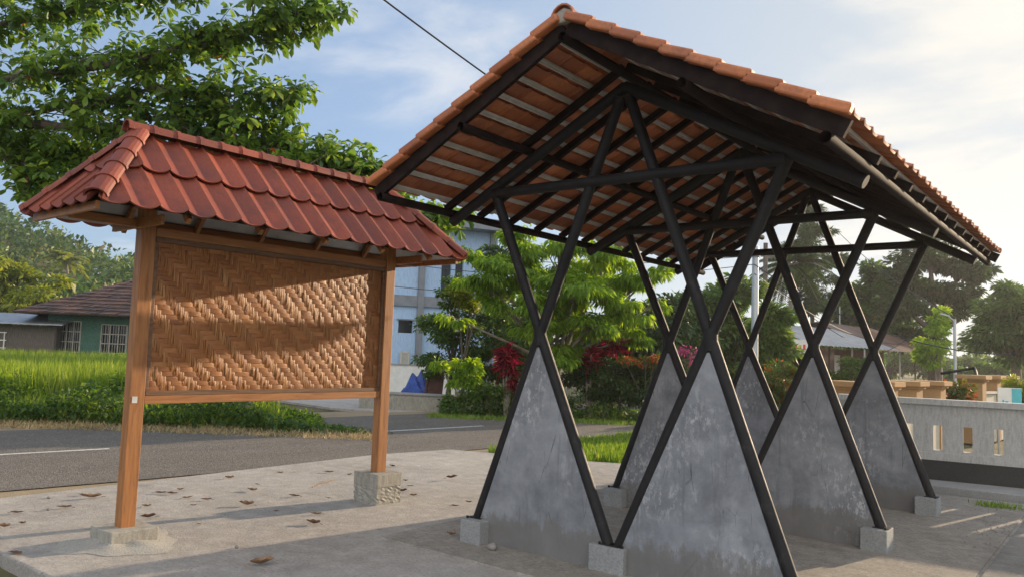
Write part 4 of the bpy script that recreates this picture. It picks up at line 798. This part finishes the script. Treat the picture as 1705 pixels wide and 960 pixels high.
# ------------------------------------------------------------------ the overhanging almond tree, upper left
def almond():
    base = np.array(on_ground(-330, 13.0, -.1)); t = thing('almond_tree', 'large-leaved almond tree whose branches overhang from the upper left', 'tree', tuple(base)); mb = MB()
    def R_(x, y, d): return rel(x, y, d, base)
    mb.tube([(0, 0, 0), (.1, 0, 1.5), R_(-330, 230, 13.0), R_(-320, 20, 13.0)], [.32, .26, .22, .16], 12)
    fork = R_(-330, 230, 13.0); fork2 = R_(-325, 100, 13.0)
    limbs = [([(-330, 230, 13), (-150, 215, 12.6), (0, 203, 12.2), (150, 212, 12.0), (300, 222, 12.0), (430, 240, 12.2), (540, 262, 12.4), (640, 290, 12.6)], .10),
             ([(-330, 230, 13), (-140, 240, 13), (0, 243, 12.8), (110, 255, 12.7), (220, 275, 12.7)], .085),
             ([(-325, 100, 13), (-120, 130, 12.2), (60, 125, 11.8), (200, 108, 11.6), (330, 70, 11.6), (450, 40, 11.7), (530, 10, 11.8)], .085),
             ([(-325, 100, 13), (-100, 60, 12.6), (80, 30, 12.3), (230, -20, 12.2), (380, -50, 12.2)], .08),
             ([(0, 203, 12.2), (130, 170, 11.9), (260, 150, 11.8), (380, 160, 11.9), (490, 155, 12.0)], .045),
             ([(150, 212, 12.0), (290, 190, 12.3), (400, 200, 12.5), (450, 215, 12.6)], .03),
             ([(-140, 240, 13), (-20, 255, 12.2), (60, 280, 12.0), (75, 298, 12)], .03),
             ([(-325, 100, 13), (-100, 0, 13.2), (50, -60, 13.4), (180, -90, 13.5)], .07),
             ([(430, 240, 12.2), (520, 290, 12.3), (600, 310, 12.4), (690, 335, 12.5), (745, 368, 12.6)], .025),
             ([(300, 222, 12.0), (420, 262, 11.9), (520, 285, 11.8)], .025)]
    P = []; D = []; T = []; Ls = []
    def rosette(q, r_):
        n = int(RNG.integers(7, 12)); az = RNG.random() * 6.28 + np.arange(n) * 2.4; el = RNG.normal(-.05, .45, n); d = np.stack([np.cos(az) * np.cos(el), np.sin(az) * np.cos(el), np.sin(el)], 1); P.append(np.repeat(q[None], n, 0) + d * .02); D.append(d); ll = r_ * (.65 + .55 * RNG.random(n)); Ls.append(ll)
        tt = np.clip(RNG.normal(.42, .2, n) + RNG.normal(0, .1), 0, .93); tt[RNG.random(n) < .002] = 1.0; T.append(tt)
    for pts, r0 in limbs:
        pp = np.array([R_(*p) for p in pts]); m = len(pp); tt = np.linspace(0, 1, m); fine = np.linspace(0, 1, m * 5); cur = np.stack([np.interp(fine, tt, pp[:, k]) for k in range(3)], 1); cur += RNG.normal(0, .015, cur.shape)
        mb.tube(cur, list(np.linspace(r0, max(.012, r0 * .18), len(cur))), 7)
        Ltot = np.linalg.norm(np.diff(cur, axis=0), axis=1).sum(); nt_ = int(Ltot * 22)
        for k in range(nt_):
            s_ = (RNG.random() ** .75); i = min(int(s_ * (len(cur) - 1)), len(cur) - 2)
            if cur[i][0] * 0 + s_ < .12: continue
            q = cur[i]; dirv = norm(cur[i + 1] - cur[i]); d = norm(dirv * .7 + RNG.normal(size=3) * np.array([1, 1, .62])); ln_ = (.25 + .75 * RNG.random()) * (.95 - .45 * s_)
            e1 = q + d * ln_ * .5 + RNG.normal(0, .04, 3); e2 = q + d * ln_ + np.array([0, 0, -.02]); mb.tube([q, e1, e2], [.012, .008, .004], 4, cap=False)
            rosette(e2, .185)
            if RNG.random() < .65: rosette(e1, .15)
            if RNG.random() < .5:
                e3 = e1 + norm(d + RNG.normal(size=3) * .8) * .3; mb.tube([e1, e3], [.006, .003], 4, cap=False); rosette(e3, .15)
    mb.build('branches', MT['bark'], t); P = np.concatenate(P); Ls = np.concatenate(Ls); leaves('foliage', P, np.concatenate(D), Ls, Ls * .52, MT['leaf_almond'], t, shape='obovate', tint=np.concatenate(T), droop=.3); return t
almond()
# ------------------------------------------------------------------ poles and wires
up_ = thing('utility_pole', 'grey metal utility pole behind the rear left wall panel', 'pole', gpos(1256, 22)); zt = at(1253, 405, 22)[2]
MB().tube([(0, 0, -.1), (0, 0, zt)], [.115, .085], 14).build('shaft', MT['pole_metal'], up_)
mb = MB(); mb.tube([(0, 0, zt - .3), (0, 0, zt - .25)], .13, 12); mb.build('clamp', MT['grey_paint'], up_)
up2 = thing('utility_pole', 'thin dark wooden utility pole just right of the grey one', 'pole', gpos(1273, 36)); zt2 = at(1268, 400, 36)[2]; MB().tube([(0, 0, -.1), (0, 0, zt2)], [.12, .1], 12).build('shaft', MT['old_wood'], up2); mb = MB(); mb.box((0, 0, zt2 - .6), (1.5, .09, .09), .6); mb.build('crossarm', MT['old_wood'], up2)
lp = thing('street_lamp', 'slim pale lamp pole behind the ochre pillars', 'lamp pole', gpos(1590, 24)); zt3 = at(1592, 527, 24)[2]
MB().tube([(0, 0, -.1), (0, 0, zt3)], [.055, .04], 10).build('shaft', MT['pole_metal'], lp)
mb = MB(); mb.tube([(0, 0, zt3 - .08), (-.16, -.1, zt3 + .1)], [.025, .018], 8); mb.build('arm', MT['pole_metal'], lp); mb = MB(); mb.beam((-.14, -.09, zt3 + .09), (-.34, -.22, zt3 + .15), .08, .04); mb.build('lamp_head', MT['pole_metal'], lp)
tp = thing('antenna_pole', 'thin antenna mast above the zinc stall roof', 'mast', gpos(1398, 42)); MB().tube([(0, 0, 0), (0, 0, at(1398, 508, 42)[2])], .03, 6).build('shaft', MT['pole_metal'], tp)
def wire(label, a, b, sag, r_=.012):
    a = np.array(a); b = np.array(b); pts = [a + (b - a) * t + np.array([0, 0, -sag * 4 * t * (1 - t)]) for t in np.linspace(0, 1, 22)]; o = MB().tube(pts, r_, 5).build('overhead_wire', MT['cable']); tag(o, label, 'wire'); return o
wire('black twisted cable crossing the sky above the pavilion roof', at(560, -60, 14), at(1256, 412, 22), .25, .018)
wire('upper bright cable sagging right from the grey utility pole', at(1256, 440, 22), at(1690, 590, 20), .6, .016)
wire('middle cable sagging right from the grey utility pole', at(1256, 455, 22), at(1500, 572, 34), .5, .014)
wire('lower cable running from the dark pole to the zinc stall roof', at(1268, 450, 36), at(1445, 580, 33), .4, .014)
wire('short cable rising from the stall roof to the dark trees', at(1465, 588, 33), at(1520, 555, 33), .1, .014)
wire('cable from the slim lamp pole up to the left over the trees', at(1592, 530, 24), at(1390, 380, 40), .3, .014)
wire('thin wire left from the grey utility pole, upper of two', at(1256, 425, 22), at(600, 395, 26), .5, .011)
wire('thin wire left from the grey utility pole, lower of two', at(1256, 440, 22), at(600, 425, 26), .5, .011)
wire('thin wire running across the front of the blue building', at(600, 470, 24), at(860, 492, 24), .05, .011)
# ------------------------------------------------------------------ stalls on the right
def stall(label, pxa, da, pxb, db, zt_, wallmt, roofmt, zr, over):
    a, rz, ln = local_frame(pxa, da, pxb, db); t = thing('market_stall', label, 'stall', tuple(a), rz)
    wall_with_openings(0, ln, -.1, zt_, 2.0, .1, [(ln * .12, ln * .28, 0, 2.0), (ln * .4, ln * .6, .8, 1.9)], wallmt, t)
    mb = MB(); mb.box((.05, 3, zt_ / 2), (.1, 2, zt_)); mb.box((ln - .05, 3, zt_ / 2), (.1, 2, zt_)); mb.box((ln / 2, 4, zt_ / 2), (ln, .1, zt_)); mb.build('wall', wallmt, t)
    mb = MB(); mb.box((ln * .2, 2.08, 1), (ln * .16, .04, 2)); mb.build('door', MT['white_paint'], t)
    for k in range(4): MB().tube([(ln * (.03 + .31 * k), .1, -.1), (ln * (.03 + .31 * k), .1, zt_ + .0)], .04, 8).build('post', MT['white_paint'] if k % 2 == 0 else MT['old_wood'], t)
    mb = MB(); n = 40; vs = []
    for i in range(n + 1):
        x = -.4 + (ln + .8) * i / n; dz = .03 * (i % 2)
        vs += [(x, -over, zt_ - .05 + dz), (x, 2.2, zr + dz), (x, 4.6, zr - .7 + dz)]
    mb.raw(vs, [(3 * i, 3 * i + 3, 3 * i + 4, 3 * i + 1) for i in range(n)] + [(3 * i + 1, 3 * i + 4, 3 * i + 5, 3 * i + 2) for i in range(n)]); o = mb.build('roof', roofmt, t); add_tint(o.data, [random.random() for _ in vs])
    mb = MB(); mb.box((ln * .22, .7, .45), (ln * .2, .7, .9)); mb.build('counter', MT['white_paint'], t); return t
stall('roadside stall with corrugated zinc awning and white posts', 1340, 30, 1462, 34, 2.25, MT['brick_dark'], MT['zinc'], 3.1, .8)
stall('long stall with weathered red tiled roof right of the zinc awning', 1440, 38, 1530, 44, 2.3, MT['brick_dark'], MT['tile_old'], 3.6, .8)
bn = thing('banner', 'small white banner with red lettering hung on the left stall', 'banner', tuple(at(1322, 578, 29.0)), .62)
mb = MB(); mb.box((0, 0, 0), (1.0, .02, .62)); mb.build('cloth', MT['white_paint'], bn)
red = simple('red_paint', (.6, .03, .04), .1, 5, .5, 0, 0); bluep = simple('blue_print', (.05, .12, .4), .1, 5, .5, 0, 0); mb = MB()
for k in range(6): mb.box((-.38 + k * .15, -.013, .02 + .03 * (k % 2)), (.09, .004, .16), 0)
mb.build('red_print', red, bn); mb = MB(); mb.box((0, -.013, -.22), (.8, .004, .07)); mb.build('blue_print', bluep, bn)
# ------------------------------------------------------------------ fallen leaves
def fallen(name, mt, seed):
    rnd = random.Random(seed); n = 8; Lf = .17; vs = []; mb = MB(); c1 = rnd.uniform(.3, 1.0); tw = rnd.uniform(-.6, .6)
    for i in range(n + 1):
        t = i / n; wd = .045 * math.sin(math.pi * min(1, t * .92 + .06)) ** .7; cz = .012 + .035 * c1 * abs(t - .45) ** 1.4 * 2; a = tw * (t - .5)
        for k, s_ in enumerate((-1, -.5, 0, .5, 1)):
            z = cz + abs(s_) ** 1.3 * wd * .75 * c1 * (1 + .25 * math.sin(t * 13 + k)); y = s_ * wd * (.75); vs.append((Lf * (t - .5), y * math.cos(a) - z * math.sin(a) * .4, max(.003, z + y * math.sin(a))))
    mb.raw(vs, [(i * 5 + k, i * 5 + k + 1, (i + 1) * 5 + k + 1, (i + 1) * 5 + k) for i in range(n) for k in range(4)], True); mb.tube([(-Lf * .5, 0, .015), (-Lf * .72, .008, .012)], .0025, 5)
    return mb.build(name, mt)
protos = [fallen('fallen_leaf', MT['dead_leaf' if q_ not in (1, 4) else 'dead_leaf_pale'], q_ + 1) for q_ in range(7)]
LF = [(436, 940, 1.25, 0, 'large dark curled dead leaf nearest the camera on the shaded slab'), (246, 862, 1, 2, 'curled dead leaf just right of the left post'), (106, 845, 1, 0, 'flat dark dead leaf left of the left post'), (152, 829, 1.3, 1, 'torn pale brown dead leaf lying behind the left post'), (136, 824, .7, 2, 0), (28, 854, .8, 2, 0), (5, 878, .9, 1, 0), (37, 871, .5, 2, 0), (26, 922, 1, 0, 'dark leaf on the kerb corner at bottom left'), (268, 821, .9, 0, 'left of the pair of curled leaves mid slab'), (287, 822, .9, 2, 'right of the pair of curled leaves mid slab'), (312, 829, .8, 0, 0), (343, 832, .8, 2, 0), (322, 841, .5, 0, 0), (300, 815, .5, 1, 0), (244, 843, .7, 0, 0), (410, 841, 1.1, 1, 'pale folded dead leaf in the middle of the slab'), (420, 817, 1.0, 1, 0), (428, 806, .5, 2, 0), (490, 826, .9, 0, 0), (382, 796, .8, 0, 0), (467, 787, .6, 1, 0), (548, 786, .9, 2, 0), (582, 790, .5, 2, 0), (526, 856, .8, 2, 'small dark curled leaf left of the right post footing'), (521, 872, 1.05, 1, 'reddish dead leaf pointing left near the slab joint'), (546, 829, .5, 0, 0), (653, 776, .7, 2, 0), (682, 809, .6, 0, 0), (669, 818, .9, 2, 'greenish brown leaf just right of the right footing'), (688, 825, .6, 0, 0), (752, 796, 1.1, 2, 'dark curled leaf between the board and the pavilion'), (752, 890, .7, 1, 'small upturned dead leaf beside the left pavilion footing'), (757, 842, .6, 0, 0), (780, 836, .5, 1, 0), (675, 800, .5, 1, 0), (330, 872, .4, 0, 0), (460, 850, .4, 0, 0)]
usedp = set()
for i, (x, y, s_, k, lab) in enumerate(LF):
    p = gp(x, y, .002 if x < 720 else .016); k = (k + 3 * (i % 2) + (i % 5 == 0)) % 7; o = protos[k]; s_ *= .78
    if k in usedp: o = o.copy(); COL.objects.link(o)
    usedp.add(k); o.location = (p[0], p[1], p[2]); o.rotation_euler = (0, 0, random.uniform(-.5, .9) + .6 + (3.14 if random.random() < .5 else 0)); o.scale = (s_, s_, s_)
    tag(o, lab if lab else 'small brown dead leaf lying loose on the rough concrete forecourt', 'leaf', 'fallen leaves scattered on the forecourt')
def pebble(label, p, r_, sc=(1, .9, .8), rz=0):
    import bmesh
    bm = bmesh.new(); bmesh.ops.create_icosphere(bm, subdivisions=3, radius=r_)
    for v in bm.verts: v.co *= 1 + .08 * math.sin(v.co.x * 90 + v.co.y * 70) ; v.co.x *= sc[0]; v.co.y *= sc[1]; v.co.z *= sc[2]
    for f_ in bm.faces: f_.smooth = True
    me = bpy.data.meshes.new('stone'); bm.to_mesh(me); bm.free(); me.materials.append(MT['stone']); o = bpy.data.objects.new('stone', me); COL.objects.link(o); o.location = (p[0], p[1], p[2] + r_ * sc[2] * .85); tag(o, label, 'stone'); return o
pebble('round grey stone beside the left pavilion footing', gp(820, 915, .014), .04)
pebble('small tan stone on the shaded slab right of the left post', gp(394, 912, 0), .018)
pebble('tiny grey pebble at the left of the slab behind the dead leaves', gp(80, 849, 0), .016)
pebble('pebble near the left edge of the slab', gp(81, 829, 0), .018, (1.3, 1, .6))
# twig
o = MB().tube([gp(520, 810, .004), gp(540, 802, .012), gp(557, 797, .005)], .005, 5).build('twig', MT['dry_grass'] if False else MT['dead_leaf_pale']); tag(o, 'thin pale twig lying on the slab before the right post', 'twig')
# debris specks on the pavilion floor
mb = MB()
for i in range(70):
    p = gp(random.gauss(1655, 22), random.gauss(880, 16), .016); q = random.uniform(.004, .012); mb.box((p[0], p[1], .026 + q / 3), (q * 1.6, q, q * .8), random.random() * 3)
tag(mb.build('gravel_crumbs', MT['stone']), kind='stuff')
# stump and rubble on the far verge
st = thing('tree_stump', 'short brown trunk stub seen beneath the notice board', 'stump', tuple(on_ground(414, 15.2, -.1))); MB().tube([(0, 0, 0), (.03, 0, .3), (0, .02, .62)], [.14, .1, .11], 9).build('trunk', MT['bark_pale'], st)

# ------------------------------------------------------------------ air: even thin haze round the whole scene
mh = bpy.data.materials.new('haze'); mh.use_nodes = True; nh = mh.node_tree; nh.nodes.clear(); oh = nh.nodes.new('ShaderNodeOutputMaterial'); vh = nh.nodes.new('ShaderNodeVolumePrincipled')
vh.inputs['Color'].default_value = (.93, .95, 1, 1); vh.inputs['Density'].default_value = .0005; vh.inputs['Anisotropy'].default_value = .55; nh.links.new(vh.outputs[0], oh.inputs['Volume'])
mb = MB(); mb.box((-110, 110, 14.5), (520, 400, 32)); hz = mb.build('haze', mh); tag(hz, kind='stuff')
